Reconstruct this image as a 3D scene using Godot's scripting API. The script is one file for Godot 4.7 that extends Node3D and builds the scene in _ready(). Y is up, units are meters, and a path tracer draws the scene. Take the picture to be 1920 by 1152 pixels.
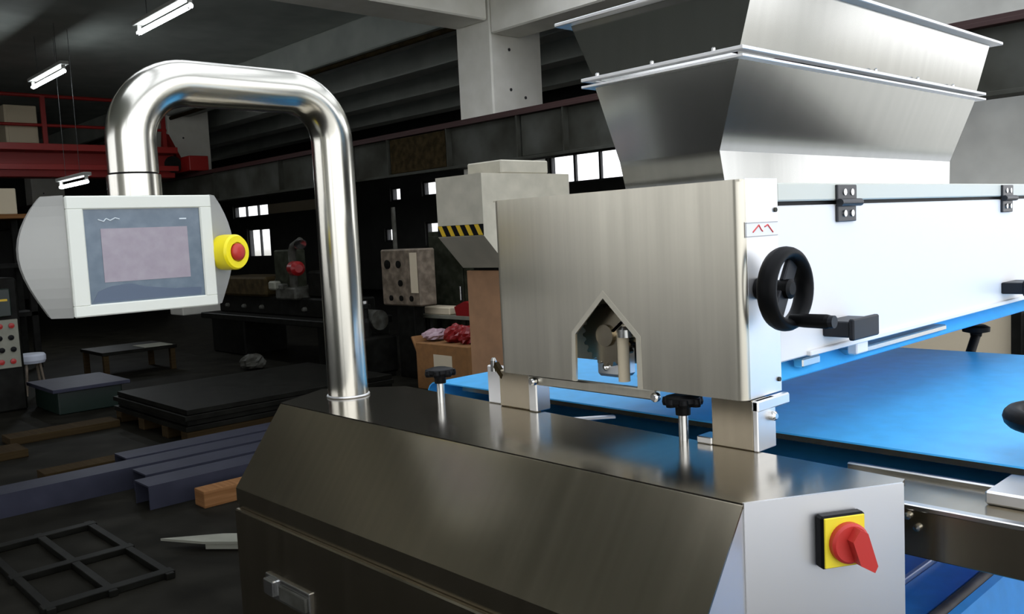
extends Node3D
# World axes: the machine's belt runs along X, the depositor spans it along Z; y is up, metres.

# ---------------------------------------------------------------- mesh builder
class MB:
	var v := PackedVector3Array()
	var n := PackedVector3Array()
	func tri(a: Vector3, b: Vector3, c: Vector3, na: Vector3, nb: Vector3, nc: Vector3) -> void:
		if (b - a).cross(c - a).dot(na + nb + nc) > 0.0:
			v.append_array([a, c, b]); n.append_array([na, nc, nb])
		else:
			v.append_array([a, b, c]); n.append_array([na, nb, nc])
	func face(pts: Array, out: Vector3) -> MB:          # flat convex face, out = rough outward direction
		var nn := Vector3.ZERO
		for i in pts.size():
			nn += (pts[i] - pts[0]).cross(pts[(i + 1) % pts.size()] - pts[0])
		nn = nn.normalized()
		if nn.dot(out) < 0.0: nn = -nn
		for i in range(1, pts.size() - 1):
			tri(pts[0], pts[i], pts[i + 1], nn, nn, nn)
		return self
	func box(c: Vector3, s: Vector3, bev := 0.002, bs := Basis.IDENTITY) -> MB:
		var h := s * 0.5
		var b: float = min(bev, min(h.x, min(h.y, h.z)) * 0.45)
		var ax := [0, 1, 2]
		for a in ax:
			for sg in [-1.0, 1.0]:
				var u: int = (a + 1) % 3
				var w: int = (a + 2) % 3
				var pts := []
				for q in [[-1, -1], [1, -1], [1, 1], [-1, 1]]:
					var p := Vector3.ZERO
					p[a] = sg * h[a]; p[u] = q[0] * (h[u] - b); p[w] = q[1] * (h[w] - b)
					pts.append(c + bs * p)
				var o := Vector3.ZERO; o[a] = sg
				face(pts, bs * o)
		if b > 0.0:
			for a in ax:
				var u: int = (a + 1) % 3
				var w: int = (a + 2) % 3
				for su in [-1.0, 1.0]:
					for sw in [-1.0, 1.0]:
						var pts := []
						for q in [[-1, 0], [1, 0], [1, 1], [-1, 1]]:
							var p := Vector3.ZERO
							p[a] = q[0] * (h[a] - b)
							p[u] = su * (h[u] - (b if q[1] == 1 else 0.0))
							p[w] = sw * (h[w] - (0.0 if q[1] == 1 else b))
							pts.append(c + bs * p)
						var o := Vector3.ZERO; o[u] = su; o[w] = sw
						face(pts, bs * o)
			for sx in [-1.0, 1.0]:
				for sy in [-1.0, 1.0]:
					for sz in [-1.0, 1.0]:
						var pts := []
						for k in 3:
							var p := Vector3(sx * (h.x - b), sy * (h.y - b), sz * (h.z - b))
							p[k] = [sx, sy, sz][k] * h[k]
							pts.append(c + bs * p)
						face(pts, bs * Vector3(sx, sy, sz))
		return self
	func span(a: Vector3, b: Vector3, bev := 0.002) -> MB:   # box between two opposite corners
		return box((a + b) * 0.5, (b - a).abs(), bev)
	# polygon (Vector2 list, any shape) placed with origin o and axes ux, uy, pushed along w from 0 to d
	func prism(poly: PackedVector2Array, o: Vector3, ux: Vector3, uy: Vector3, w: Vector3, d: float, smooth_deg := 0.0) -> MB:
		var ids := Geometry2D.triangulate_polygon(poly)
		var wn := w.normalized()
		for s in [0.0, 1.0]:
			var nn: Vector3 = wn * (1.0 if s * d > 0.0 else -1.0) if s > 0.0 else wn * (-1.0 if d > 0.0 else 1.0)
			for i in range(0, ids.size(), 3):
				var t := []
				for k in 3:
					var p := poly[ids[i + k]]
					t.append(o + ux * p.x + uy * p.y + wn * d * s)
				tri(t[0], t[1], t[2], nn, nn, nn)
		var area := 0.0
		for i in poly.size():
			area += poly[i].cross(poly[(i + 1) % poly.size()])
		var sgn := 1.0 if area > 0.0 else -1.0
		var en := []
		for i in poly.size():
			var e := poly[(i + 1) % poly.size()] - poly[i]
			en.append((Vector2(e.y, -e.x) * sgn).normalized())
		for i in poly.size():
			var j := (i + 1) % poly.size()
			var n0: Vector2 = en[i]
			var n1: Vector2 = en[i]
			var pv: Vector2 = en[(i - 1 + poly.size()) % poly.size()]
			var nx: Vector2 = en[j]
			if smooth_deg > 0.0:
				if rad_to_deg(abs(en[i].angle_to(pv))) < smooth_deg: n0 = (n0 + pv).normalized()
				if rad_to_deg(abs(en[i].angle_to(nx))) < smooth_deg: n1 = (n1 + nx).normalized()
			var a := o + ux * poly[i].x + uy * poly[i].y
			var b := o + ux * poly[j].x + uy * poly[j].y
			var m0 := ux * n0.x + uy * n0.y
			var m1 := ux * n1.x + uy * n1.y
			tri(a, b, b + wn * d, m0, m1, m1)
			tri(a, b + wn * d, a + wn * d, m0, m1, m0)
		return self
	func tube(path: Array, r: float, seg := 16, caps := true) -> MB:   # smooth sweep of a circle
		var rings := []
		var dirs := []
		var up := Vector3(0.31, 0.2, 0.93).normalized()
		for i in path.size():
			var d: Vector3
			if i == 0: d = path[1] - path[0]
			elif i == path.size() - 1: d = path[i] - path[i - 1]
			else: d = (path[i + 1] - path[i]).normalized() + (path[i] - path[i - 1]).normalized()
			d = d.normalized()
			var x := up - d * up.dot(d)
			if x.length() < 0.05: x = Vector3(1, 0, 0) - d * d.x
			x = x.normalized()
			up = x
			var y := d.cross(x)
			var ring := []
			for k in seg:
				var a := TAU * k / seg
				ring.append(x * cos(a) + y * sin(a))
			rings.append(ring); dirs.append(d)
		for i in path.size() - 1:
			for k in seg:
				var l := (k + 1) % seg
				var a: Vector3 = path[i] + rings[i][k] * r
				var b: Vector3 = path[i] + rings[i][l] * r
				var c: Vector3 = path[i + 1] + rings[i + 1][l] * r
				var d: Vector3 = path[i + 1] + rings[i + 1][k] * r
				tri(a, b, c, rings[i][k], rings[i][l], rings[i + 1][l])
				tri(a, c, d, rings[i][k], rings[i + 1][l], rings[i + 1][k])
		if caps:
			for e in [0, path.size() - 1]:
				var o: Vector3 = dirs[e] * (-1.0 if e == 0 else 1.0)
				for k in seg:
					tri(path[e], path[e] + rings[e][k] * r, path[e] + rings[e][(k + 1) % seg] * r, o, o, o)
		return self
	func cyl(a: Vector3, b: Vector3, r: float, seg := 14) -> MB:
		return tube([a, b], r, seg)
	# profile: list of Vector2(radius, distance along axis); sharp corners unless smooth
	func lathe(o: Vector3, axis: Vector3, prof: Array, seg := 24, smooth := false) -> MB:
		var d := axis.normalized()
		var x := d.cross(Vector3(0.3, 0.9, 0.2)).normalized()
		var y := d.cross(x)
		for i in prof.size() - 1:
			var p: Vector2 = prof[i]
			var q: Vector2 = prof[i + 1]
			var e := q - p
			var nf := Vector2(e.y, -e.x).normalized()
			var n0 := nf
			var n1 := nf
			if smooth:
				if i > 0:
					var e0: Vector2 = p - prof[i - 1]
					n0 = (nf + Vector2(e0.y, -e0.x).normalized()).normalized()
				if i < prof.size() - 2:
					var e1: Vector2 = prof[i + 2] - q
					n1 = (nf + Vector2(e1.y, -e1.x).normalized()).normalized()
			for k in seg:
				var a0 := TAU * k / seg
				var a1 := TAU * (k + 1) / seg
				var c0 := x * cos(a0) + y * sin(a0)
				var c1 := x * cos(a1) + y * sin(a1)
				var A := o + c0 * p.x + d * p.y
				var B := o + c1 * p.x + d * p.y
				var Cc := o + c1 * q.x + d * q.y
				var D := o + c0 * q.x + d * q.y
				if p.x > 1e-6: tri(A, B, Cc, c0 * n0.x + d * n0.y, c1 * n0.x + d * n0.y, c1 * n1.x + d * n1.y)
				if q.x > 1e-6: tri(A, Cc, D, c0 * n0.x + d * n0.y, c1 * n1.x + d * n1.y, c0 * n1.x + d * n1.y)
		return self
	func torus(o: Vector3, axis: Vector3, R: float, rr: float, ra: float, seg := 40, sub := 12) -> MB:   # rr radial, ra axial half-size
		var prof := []
		for k in sub + 1:
			var a := TAU * k / sub
			prof.append(Vector2(R + cos(a) * rr, sin(a) * ra))
		return lathe(o, axis, prof, seg, true)

var M := {}
var org := Vector3.ZERO
var used := {}

func numbered(called: String) -> String:
	if not used.has(called):
		used[called] = 0
		return called
	used[called] += 1
	return "%s_%03d" % [called, used[called]]

func part(called: String, mb: MB, mat: Material, parent: Node3D, label := "") -> MeshInstance3D:
	var pts := mb.v.duplicate()
	for i in pts.size(): pts[i] -= org
	var arr := []
	arr.resize(Mesh.ARRAY_MAX)
	arr[Mesh.ARRAY_VERTEX] = pts
	arr[Mesh.ARRAY_NORMAL] = mb.n
	var me := ArrayMesh.new()
	me.add_surface_from_arrays(Mesh.PRIMITIVE_TRIANGLES, arr)
	me.surface_set_material(0, mat)
	var o := MeshInstance3D.new()
	o.name = called
	o.mesh = me
	o.cast_shadow = GeometryInstance3D.SHADOW_CASTING_SETTING_ON
	parent.add_child(o, true)
	if label != "": o.set_meta("label", label)
	return o

func thing(called: String, label: String, category: String, at: Vector3, group := "") -> Node3D:
	var o := Node3D.new()
	o.name = numbered(called)
	add_child(o, true)
	o.position = at
	org = at
	o.set_meta("label", label)
	o.set_meta("category", category)
	if group != "": o.set_meta("group", group)
	return o

func struct(called: String, label := "") -> Node3D:
	var o := Node3D.new()
	o.name = called
	add_child(o, true)
	org = Vector3.ZERO
	o.set_meta("kind", "structure")
	if label != "": o.set_meta("label", label)
	return o

func copy_of(src: Node3D, at: Vector3, label: String, group := "") -> Node3D:
	var c: Node3D = src.duplicate()
	c.name = numbered(String(src.name).rstrip("0123456789").rstrip("_"))
	add_child(c, true)
	c.position = at
	c.set_meta("label", label)
	if group != "": c.set_meta("group", group)
	return c

# ---------------------------------------------------------------- materials
func noise_tex(w: int, h: int, gw: int, gh: int, freq: float, seed_: int, lo: Color, hi: Color, contrast := 1.0, octaves := 4) -> ImageTexture:
	var fn := FastNoiseLite.new()
	fn.seed = seed_
	fn.noise_type = FastNoiseLite.TYPE_SIMPLEX_SMOOTH
	fn.frequency = freq
	fn.fractal_octaves = octaves
	var im := fn.get_seamless_image(gw, gh)
	im.convert(Image.FORMAT_RGB8)
	im.resize(w, h, Image.INTERPOLATE_CUBIC)
	var out := Image.create(w, h, false, Image.FORMAT_RGB8)
	for y in h:
		for x in w:
			var t: float = clamp((im.get_pixel(x, y).r - 0.5) * contrast + 0.5, 0.0, 1.0)
			out.set_pixel(x, y, lo.lerp(hi, t))
	return ImageTexture.create_from_image(out)

func mat(c: Color, rough: float, metal := 0.0, tex: Texture2D = null, scale := 1.0, rtex: Texture2D = null) -> StandardMaterial3D:
	var m := StandardMaterial3D.new()
	m.albedo_color = c
	m.roughness = rough
	m.metallic = metal
	m.uv1_triplanar = true
	m.uv1_world_triplanar = true
	m.uv1_scale = Vector3.ONE * scale
	if tex: m.albedo_texture = tex
	if rtex:
		m.roughness_texture = rtex
		m.roughness_texture_channel = BaseMaterial3D.TEXTURE_CHANNEL_RED
	return m

func emissive(c: Color, e: float) -> StandardMaterial3D:
	var m := mat(c, 0.5)
	m.emission_enabled = true
	m.emission = c
	m.emission_energy_multiplier = e
	return m

func make_materials() -> void:
	var W := Color.WHITE
	var brush_v := noise_tex(512, 512, 512, 8, 0.06, 3, Color(0.95, 0.95, 0.95), W, 1.0)      # streaks running up the sheet
	var blotch := noise_tex(256, 256, 256, 256, 0.02, 5, Color(0.9, 0.9, 0.9), W, 1.2)
	var rough_v := noise_tex(256, 256, 256, 6, 0.05, 7, Color(0.88, 0.88, 0.88), W, 1.0)
	var grime := noise_tex(512, 512, 512, 512, 0.012, 11, Color(0.66, 0.65, 0.61), W, 1.5, 5)
	var wood := noise_tex(512, 512, 8, 512, 0.05, 13, Color(0.8, 0.76, 0.7), W, 1.2)
	M.steel = mat(Color(0.79, 0.77, 0.71), 0.36, 1.0, brush_v, 1.3, rough_v)
	M.steel_cab = mat(Color(0.68, 0.64, 0.56), 0.25, 1.0, brush_v, 1.1, rough_v)
	M.steel_top = mat(Color(0.66, 0.63, 0.57), 0.17, 1.0, brush_v, 1.1)
	M.steel_hopper = mat(Color(0.70, 0.70, 0.68), 0.16, 1.0, brush_v, 0.7)
	M.steel_pipe = mat(Color(0.78, 0.77, 0.73), 0.21, 1.0)
	M.steel_bright = mat(Color(0.82, 0.82, 0.81), 0.25, 1.0)
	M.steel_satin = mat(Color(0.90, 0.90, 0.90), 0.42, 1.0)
	M.steel_ground = mat(Color(0.84, 0.82, 0.76), 0.55, 1.0)
	M.bolt = mat(Color(0.85, 0.85, 0.84), 0.22, 1.0)
	M.white_panel = mat(Color(0.85, 0.85, 0.85), 0.35, 0.0)
	M.cream_strip = mat(Color(0.74, 0.75, 0.71), 0.4, 0.0)
	M.black = mat(Color(0.03, 0.032, 0.037), 0.5)
	M.black_soft = mat(Color(0.09, 0.1, 0.12), 0.42)
	M.black.metallic_specular = 0.25
	M.black_soft.metallic_specular = 0.35
	M.hinge_black = mat(Color(0.09, 0.10, 0.12), 0.4)
	M.belt = mat(Color(0.30, 0.74, 1.0), 0.34, 0.0, noise_tex(256, 256, 256, 256, 0.03, 21, Color(0.94, 0.94, 0.94), W, 1.3), 1.5)
	M.yellow = mat(Color(0.93, 0.86, 0.06), 0.4)
	M.yellow_plate = mat(Color(0.88, 0.80, 0.16), 0.45)
	M.red = mat(Color(0.70, 0.17, 0.14), 0.45)
	M.bezel = mat(Color(0.82, 0.83, 0.79), 0.45)
	M.wing = mat(Color(0.66, 0.66, 0.64), 0.5, 0.4)
	M.screen_glass = mat(Color(0.36, 0.42, 0.47), 0.2, 0.0, noise_tex(256, 256, 256, 256, 0.03, 31, Color(0.85, 0.88, 0.9), W, 1.4), 2.5)
	M.screen_smear = mat(Color(0.26, 0.32, 0.40), 0.3)
	M.lcd = mat(Color(0.58, 0.55, 0.58), 0.3, 0.0, noise_tex(256, 256, 256, 256, 0.04, 33, Color(0.92, 0.90, 0.92), W, 1.2), 2.5)
	M.print_pale = mat(Color(0.78, 0.82, 0.84), 0.5)
	M.sticker = mat(Color(0.86, 0.86, 0.85), 0.5)
	M.print_red = mat(Color(0.80, 0.25, 0.25), 0.5)
	M.print_grey = mat(Color(0.62, 0.62, 0.62), 0.5)
	# building
	M.floor = mat(Color(0.115, 0.11, 0.09), 0.65, 0.0, grime, 0.35)
	M.ceiling = mat(Color(0.68, 0.70, 0.67), 0.8, 0.0, blotch, 0.25)
	M.white_paint = mat(Color(0.92, 0.91, 0.87), 0.75, 0.0, noise_tex(256, 256, 256, 256, 0.02, 41, Color(0.95, 0.95, 0.94), W, 1.2), 0.4)
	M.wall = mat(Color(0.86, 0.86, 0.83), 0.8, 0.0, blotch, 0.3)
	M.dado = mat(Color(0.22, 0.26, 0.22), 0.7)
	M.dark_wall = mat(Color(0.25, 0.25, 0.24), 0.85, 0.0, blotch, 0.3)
	M.girder = mat(Color(0.31, 0.315, 0.295), 0.6, 0.0, grime, 0.15)
	M.girder_edge = mat(Color(0.22, 0.12, 0.11), 0.6)
	M.crane_red = mat(Color(0.56, 0.10, 0.08), 0.45)
	M.lamp = emissive(Color(0.95, 0.98, 1.0), 6.0)
	M.lamp_body = mat(Color(0.6, 0.6, 0.58), 0.6)
	M.frame = mat(Color(0.2, 0.2, 0.2), 0.6)
	M.yard = mat(Color(0.78, 0.77, 0.74), 0.9, 0.0, blotch, 0.2)
	var g := StandardMaterial3D.new()
	g.albedo_color = Color(0.95, 0.97, 1.0, 0.08)
	g.transparency = BaseMaterial3D.TRANSPARENCY_ALPHA
	g.roughness = 0.02
	M.glass = g
	for k in ["floor", "girder", "dark_wall"]: M[k].metallic_specular = 0.15
	# background things
	M.mach_white = mat(Color(0.72, 0.70, 0.63), 0.5, 0.0, blotch, 0.8)
	M.mach_green = mat(Color(0.19, 0.20, 0.16), 0.5, 0.0, grime, 1.0)
	M.mach_grey = mat(Color(0.30, 0.30, 0.28), 0.5, 0.0, grime, 1.0)
	M.mach_dark = mat(Color(0.09, 0.09, 0.08), 0.5, 0.0, grime, 1.0)
	M.beige_box = mat(Color(0.46, 0.41, 0.35), 0.55, 0.0, grime, 1.2)
	M.ply = mat(Color(0.62, 0.47, 0.34), 0.7, 0.0, blotch, 1.0)
	M.carton = mat(Color(0.52, 0.36, 0.19), 0.8, 0.0, blotch, 2.0)
	M.paper = mat(Color(0.75, 0.70, 0.60), 0.7)
	M.bag_red = mat(Color(0.50, 0.06, 0.07), 0.35, 0.0, blotch, 6.0)
	M.bag_clear = mat(Color(0.62, 0.52, 0.55), 0.25)
	M.wood_old = mat(Color(0.20, 0.16, 0.09), 0.8, 0.0, wood, 1.2)
	M.wood_pale = mat(Color(0.50, 0.36, 0.23), 0.8, 0.0, wood, 1.2)
	M.steel_stock = mat(Color(0.21, 0.215, 0.26), 0.5, 0.5, blotch, 1.0)
	M.plate_dark = mat(Color(0.085, 0.085, 0.07), 0.5, 0.3, grime, 0.8)
	M.plate_pale = mat(Color(0.50, 0.50, 0.45), 0.45, 0.2, blotch, 1.0)
	M.rust = mat(Color(0.24, 0.20, 0.12), 0.7, 0.2, grime, 1.0)
	M.stool_white = mat(Color(0.70, 0.72, 0.76), 0.45)
	for k in ["plate_dark", "mach_dark", "mach_green", "mach_grey", "wood_old", "wood_pale", "steel_stock", "rust", "plate_pale"]: M[k].metallic_specular = 0.2
	M.hazard_yellow = mat(Color(0.75, 0.62, 0.08), 0.5)
	M.green_tank = mat(Color(0.03, 0.10, 0.07), 0.4)

# ---------------------------------------------------------------- scene
func _ready() -> void:
	# camera
	var cam := Camera3D.new()
	cam.name = "camera"
	add_child(cam)
	cam.transform = Transform3D(Basis(Vector3(0.6844, -0.04894, -0.72746), Vector3(-0.02826, 0.99522, -0.09353), Vector3(0.72856, 0.08457, 0.67974)).orthonormalized(), Vector3(0, 1.5, 0))
	cam.fov = 38.487
	cam.near = 0.05
	cam.far = 200.0
	cam.current = true
	# overcast sky and exposure
	var sm := ProceduralSkyMaterial.new()
	sm.sky_top_color = Color(0.94, 0.96, 1.0)
	sm.sky_horizon_color = Color(0.98, 0.985, 1.0)
	sm.ground_horizon_color = Color(0.62, 0.62, 0.60)
	sm.ground_bottom_color = Color(0.55, 0.54, 0.52)
	sm.sun_angle_max = 0.0
	var sky := Sky.new()
	sky.sky_material = sm
	var env := Environment.new()
	env.background_mode = Environment.BG_SKY
	env.sky = sky
	env.background_energy_multiplier = 1.0
	env.ambient_light_source = Environment.AMBIENT_SOURCE_DISABLED
	env.tonemap_mode = Environment.TONE_MAPPER_LINEAR
	env.tonemap_exposure = 3.1
	env.sdfgi_enabled = true
	env.ssao_enabled = true
	env.ssil_enabled = true
	var we := WorldEnvironment.new()
	we.environment = env
	add_child(we)

	make_materials()
	building()
	cabinet()
	depositor()
	hopper()
	conveyor()
	pendant()
	background()

# ---------------------------------------------------------------- the hall
func wall_window(idx: int, x0: float, x1: float, y0: float, y1: float, z: float, nm: int, across_x := true) -> void:
	var w := struct("window_%d" % idx, "bright window with dark frame")
	var t := 0.05
	var f := MB.new()
	f.span(Vector3(x0, y0, z - 0.05), Vector3(x1, y0 + t, z + 0.05)); f.span(Vector3(x0, y1 - t, z - 0.05), Vector3(x1, y1, z + 0.05))
	f.span(Vector3(x0, y0, z - 0.05), Vector3(x0 + t, y1, z + 0.05)); f.span(Vector3(x1 - t, y0, z - 0.05), Vector3(x1, y1, z + 0.05))
	part("window_frame", f, M.frame, w)
	for i in nm:
		var a: float = lerp(x0, x1, float(i) / nm)
		var b: float = lerp(x0, x1, float(i + 1) / nm)
		part("pane", MB.new().span(Vector3(a + 0.03, y0 + t, z - 0.003), Vector3(b - 0.03, y1 - t, z + 0.003), 0.0), M.glass, w)
		if i > 0: part("mullion", MB.new().span(Vector3(a - 0.03, y0 + t, z - 0.04), Vector3(a + 0.03, y1 - t, z + 0.04)), M.frame, w)

# wall in the plane z, thickness th going away, with holes [x0,x1,y0,y1]
func holed_wall(node: Node3D, called: String, m: Material, x0: float, x1: float, y0: float, y1: float, z0: float, z1: float, holes: Array) -> void:
	var xs := [x0, x1]
	var ys := [y0, y1]
	for h in holes:
		xs.append_array([h[0], h[1]]); ys.append_array([h[2], h[3]])
	xs.sort(); ys.sort()
	var mb := MB.new()
	for i in xs.size() - 1:
		for j in ys.size() - 1:
			if xs[i + 1] - xs[i] < 1e-4 or ys[j + 1] - ys[j] < 1e-4: continue
			var cx: float = (xs[i] + xs[i + 1]) / 2
			var cy: float = (ys[j] + ys[j + 1]) / 2
			var open := false
			for h in holes:
				if cx > h[0] and cx < h[1] and cy > h[2] and cy < h[3]: open = true
			if not open: mb.span(Vector3(xs[i], ys[j], z0), Vector3(xs[i + 1], ys[j + 1], z1), 0.0)
	part(called, mb, m, node)

const X0 := -34.0     # far end of the hall
const X1 := 2.6       # open side
const XP := -1.6      # end of the partition wall, open beyond
const ZB := -15.0     # back wall of the second bay
const ZF := 9.0
const HC := 4.95

func building() -> void:
	var s := struct("floor", "dark dirty workshop floor")
	part("slab", MB.new().span(Vector3(X0, -0.2, ZB), Vector3(XP, 0.0, -8.85), 0.0).span(Vector3(X0, -0.2, -8.85), Vector3(X1 + 0.3, 0.0, ZF), 0.0), M.floor, s)
	s = struct("trim_1", "pale concrete yard outside the open side")
	part("yard", MB.new().span(Vector3(X1 + 0.3, -0.2, -45), Vector3(45, -0.03, 40), 0.0).span(Vector3(XP + 0.25, -0.2, -45), Vector3(X1 + 0.3, -0.03, -8.85), 0.0).span(Vector3(-60, -0.2, ZF + 0.25), Vector3(X1 + 0.3, -0.03, 50), 0.0), M.yard, s)
	s = struct("ceiling", "grey ceiling slab")
	# slab with four rooflights over the machine
	var cs := MB.new()
	cs.span(Vector3(X0, HC, ZB), Vector3(XP + 0.25, HC + 0.25, -8.85), 0.0)
	cs.span(Vector3(X0, HC, -8.85), Vector3(-7.4, HC + 0.25, ZF), 0.0)
	cs.span(Vector3(-3.9, HC, -8.85), Vector3(-3.4, HC + 0.25, ZF), 0.0)
	cs.span(Vector3(-7.4, HC, -0.7), Vector3(-3.9, HC + 0.25, ZF), 0.0)
	cs.span(Vector3(2.3, HC, -8.85), Vector3(X1 + 0.3, HC + 0.25, ZF), 0.0)
	var rz := [-8.85, -8.0, -5.7, -5.5, -3.2, -3.0, -0.7, -0.5, 1.8, ZF]
	for i in range(0, 10, 2): cs.span(Vector3(-3.4, HC, rz[i]), Vector3(2.3, HC + 0.25, rz[i + 1]), 0.0)
	for i in range(0, 6, 2): cs.span(Vector3(-7.4, HC, rz[i]), Vector3(-3.9, HC + 0.25, rz[i + 1]), 0.0)
	part("slab", cs, M.ceiling, s)
	for i in 4:
		var rw := struct("window_%d" % (20 + i), "rooflight in the ceiling over the machine")
		var za: float = rz[i * 2 + 1]
		var zb: float = rz[i * 2 + 2]
		for k in 5:
			var xa := -3.4 + k * 1.14
			part("pane", MB.new().span(Vector3(xa + 0.02, HC + 0.12, za), Vector3(xa + 1.12, HC + 0.126, zb), 0.0), M.glass, rw)
			if k < 3 and i < 3: part("pane", MB.new().span(Vector3(xa - 3.98, HC + 0.12, za), Vector3(xa - 2.86, HC + 0.126, zb), 0.0), M.glass, rw)
			if k > 0: part("glazing_bar", MB.new().span(Vector3(xa - 0.02, HC + 0.08, za), Vector3(xa + 0.02, HC + 0.16, zb), 0.002), M.frame, rw)
	# back wall with windows
	s = struct("wall_back", "dark back wall of the far bay")
	var holes := [[-14.6, -12.3, 2.55, 3.25], [-19.5, -18.75, 2.6, 3.02], [-21.0, -20.5, 2.55, 2.95], [-31.0, -28.3, 2.5, 2.95], [-30.0, -28.3, 1.05, 2.08], [-21.4, -21.0, 1.4, 1.8], [-19.45, -18.8, 1.25, 1.9]]
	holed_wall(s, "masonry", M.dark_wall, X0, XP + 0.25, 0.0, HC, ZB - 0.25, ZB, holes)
	for i in holes.size():
		var h: Array = holes[i]
		wall_window(i + 1, h[0], h[1], h[2], h[3], ZB - 0.12, 3 if h[1] - h[0] > 2.0 else (2 if h[1] - h[0] > 1.2 else 1))
	s = struct("trim_2", "pale strip panel beside the far windows")
	part("panel", MB.new().span(Vector3(-28.25, 2.55, ZB), Vector3(-24.9, 2.88, ZB + 0.03), 0.0), M.paper, s)
	# partition closing the right part of the second bay
	s = struct("wall_side", "light grey plastered wall behind the hopper")
	part("masonry", MB.new().span(Vector3(-5.4, 0.0, -8.85), Vector3(XP + 0.25, HC, -8.6), 0.0).span(Vector3(XP, 0.0, ZB), Vector3(XP + 0.25, HC, -8.85), 0.0).span(Vector3(XP + 0.25, 4.6, -8.85), Vector3(X1 + 0.3, HC, -8.6), 0.0), M.wall, s)
	# far end wall
	s = struct("wall_left", "dark wall at the far end of the hall")
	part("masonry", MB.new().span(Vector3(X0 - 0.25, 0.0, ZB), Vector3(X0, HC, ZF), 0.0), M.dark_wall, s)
	# wall behind the photographer's left, with a strip of windows
	s = struct("wall_front", "pale wall with a row of windows, behind the camera")
	var wf := []
	for i in 5: wf.append([-17.5 + i * 2.9, -17.5 + i * 2.9 + 2.7, 0.8, 4.4])
	holed_wall(s, "masonry", M.wall, X0, X1, 0.7, HC, ZF, ZF + 0.25, wf)
	part("dado", MB.new().span(Vector3(X0, 0, ZF), Vector3(X1, 0.7, ZF + 0.25), 0.0), M.dado, s)
	for i in wf.size():
		wall_window(10 + i, wf[i][0], wf[i][1], wf[i][2], wf[i][3], ZF + 0.12, 2)
	# open loading side on the right
	s = struct("wall_right", "open loading side of the hall with slim posts")
	var mb := MB.new()
	mb.span(Vector3(X1, 4.6, -8.6), Vector3(X1 + 0.3, HC, ZF), 0.0)
	mb.span(Vector3(X1, 0, 8.4), Vector3(X1 + 0.3, 4.6, ZF), 0.0)
	part("masonry", mb, M.wall, s)
	for z in [-8.5, -4.9, 3.4]:
		part("post", MB.new().span(Vector3(X1, 0, z - 0.16), Vector3(X1 + 0.3, 4.6, z + 0.16), 0.01), M.wall, s)
	# columns
	var c := thing("concrete_column", "white painted square concrete column above the dark runway girder", "column", Vector3(-9.1, 0, -8.4), "concrete columns")
	part("shaft", MB.new().span(Vector3(-9.46, 0, -8.97), Vector3(-8.76, HC, -8.02), 0.02), M.white_paint, c)
	var hm := MB.new()
	for p in [[3.95, -8.35], [3.42, -8.35], [3.33, -8.62]]:
		part("anchor_hole", MB.new().cyl(Vector3(-8.77, p[0], p[1]), Vector3(-8.752, p[0], p[1]), 0.022, 8), M.frame, c)
	copy_of(c, Vector3(-19.74, 0, -8.4), "white concrete column behind the red crane", "concrete columns")
	copy_of(c, Vector3(-30.4, 0, -8.4), "farthest concrete column deep in the hall", "concrete columns")
	# beams
	var b := thing("concrete_beam", "white concrete cross beam meeting the column at the ceiling", "beam", Vector3(-9.1, 4.3, 0))
	part("beam", MB.new().span(Vector3(-9.42, 4.3, -8.0), Vector3(-8.78, HC, ZF), 0.02), M.white_paint, b)
	b = thing("concrete_beam", "long white concrete beam running right from the column top", "beam", Vector3(-2, 4.0, -8.3))
	part("beam", MB.new().span(Vector3(-8.75, 4.12, -8.55), Vector3(XP + 0.2, HC, -8.02), 0.02), M.white_paint, b)
	b = thing("concrete_beam", "dark edge beam left of the column with a rusty pipe below", "beam", Vector3(-20, 4.4, -8.3))
	part("beam", MB.new().span(Vector3(X0, 4.42, -8.55), Vector3(-9.47, HC, -8.02), 0.02), M.ceiling, b)
	part("pipe", MB.new().cyl(Vector3(X0, 4.37, -8.1), Vector3(-9.47, 4.37, -8.1), 0.04, 8), M.rust, b)
	var zs := [-9.7, -11.3, -13.0]
	var nms := ["nearest", "middle", "farthest"]
	for i in 3:
		b = thing("roof_beam", "%s grey roof beam in the dark far bay" % nms[i], "beam", Vector3(-20, 4.4, zs[i]), "roof beams of the far bay")
		part("beam", MB.new().span(Vector3(X0, 4.35, zs[i] - 0.2), Vector3(-5.4, HC, zs[i] + 0.2), 0.01), M.ceiling, b)
	# runway girder of the crane
	var gd := thing("runway_girder", "long dark steel crane girder crossing in front of the column", "girder", Vector3(-15, 2.4, -7.9))
	part("web", MB.new().span(Vector3(X0, 2.44, -7.9), Vector3(X1, 2.97, -7.86), 0.0), M.girder, gd)
	part("flange", MB.new().span(Vector3(X0, 2.96, -8.0), Vector3(X1, 3.0, -7.76), 0.003), M.girder_edge, gd)
	part("flange", MB.new().span(Vector3(X0, 2.4, -8.0), Vector3(X1, 2.44, -7.76), 0.003), M.girder, gd)
	part("rail", MB.new().span(Vector3(X0, 3.0, -7.9), Vector3(X1, 3.05, -7.84), 0.003), M.girder_edge, gd)
	var k := 0
	for x in [-24.0, -20.4, -16.8, -14.2, -11.9, -10.9, -9.5, -8.1, -7.3, -5.2, -3.0]:
		part("stiffener", MB.new().span(Vector3(x, 2.44, -7.86), Vector3(x + 0.02, 2.96, -7.77), 0.0), M.girder, gd)
	part("cover_plate", MB.new().span(Vector3(-10.85, 2.45, -7.86), Vector3(-9.55, 2.95, -7.80), 0.002), M.rust, gd, "olive brown cover plate")
	part("cover_plate", MB.new().span(Vector3(-8.05, 2.45, -7.86), Vector3(-7.35, 2.95, -7.82), 0.002), M.girder, gd)
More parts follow.
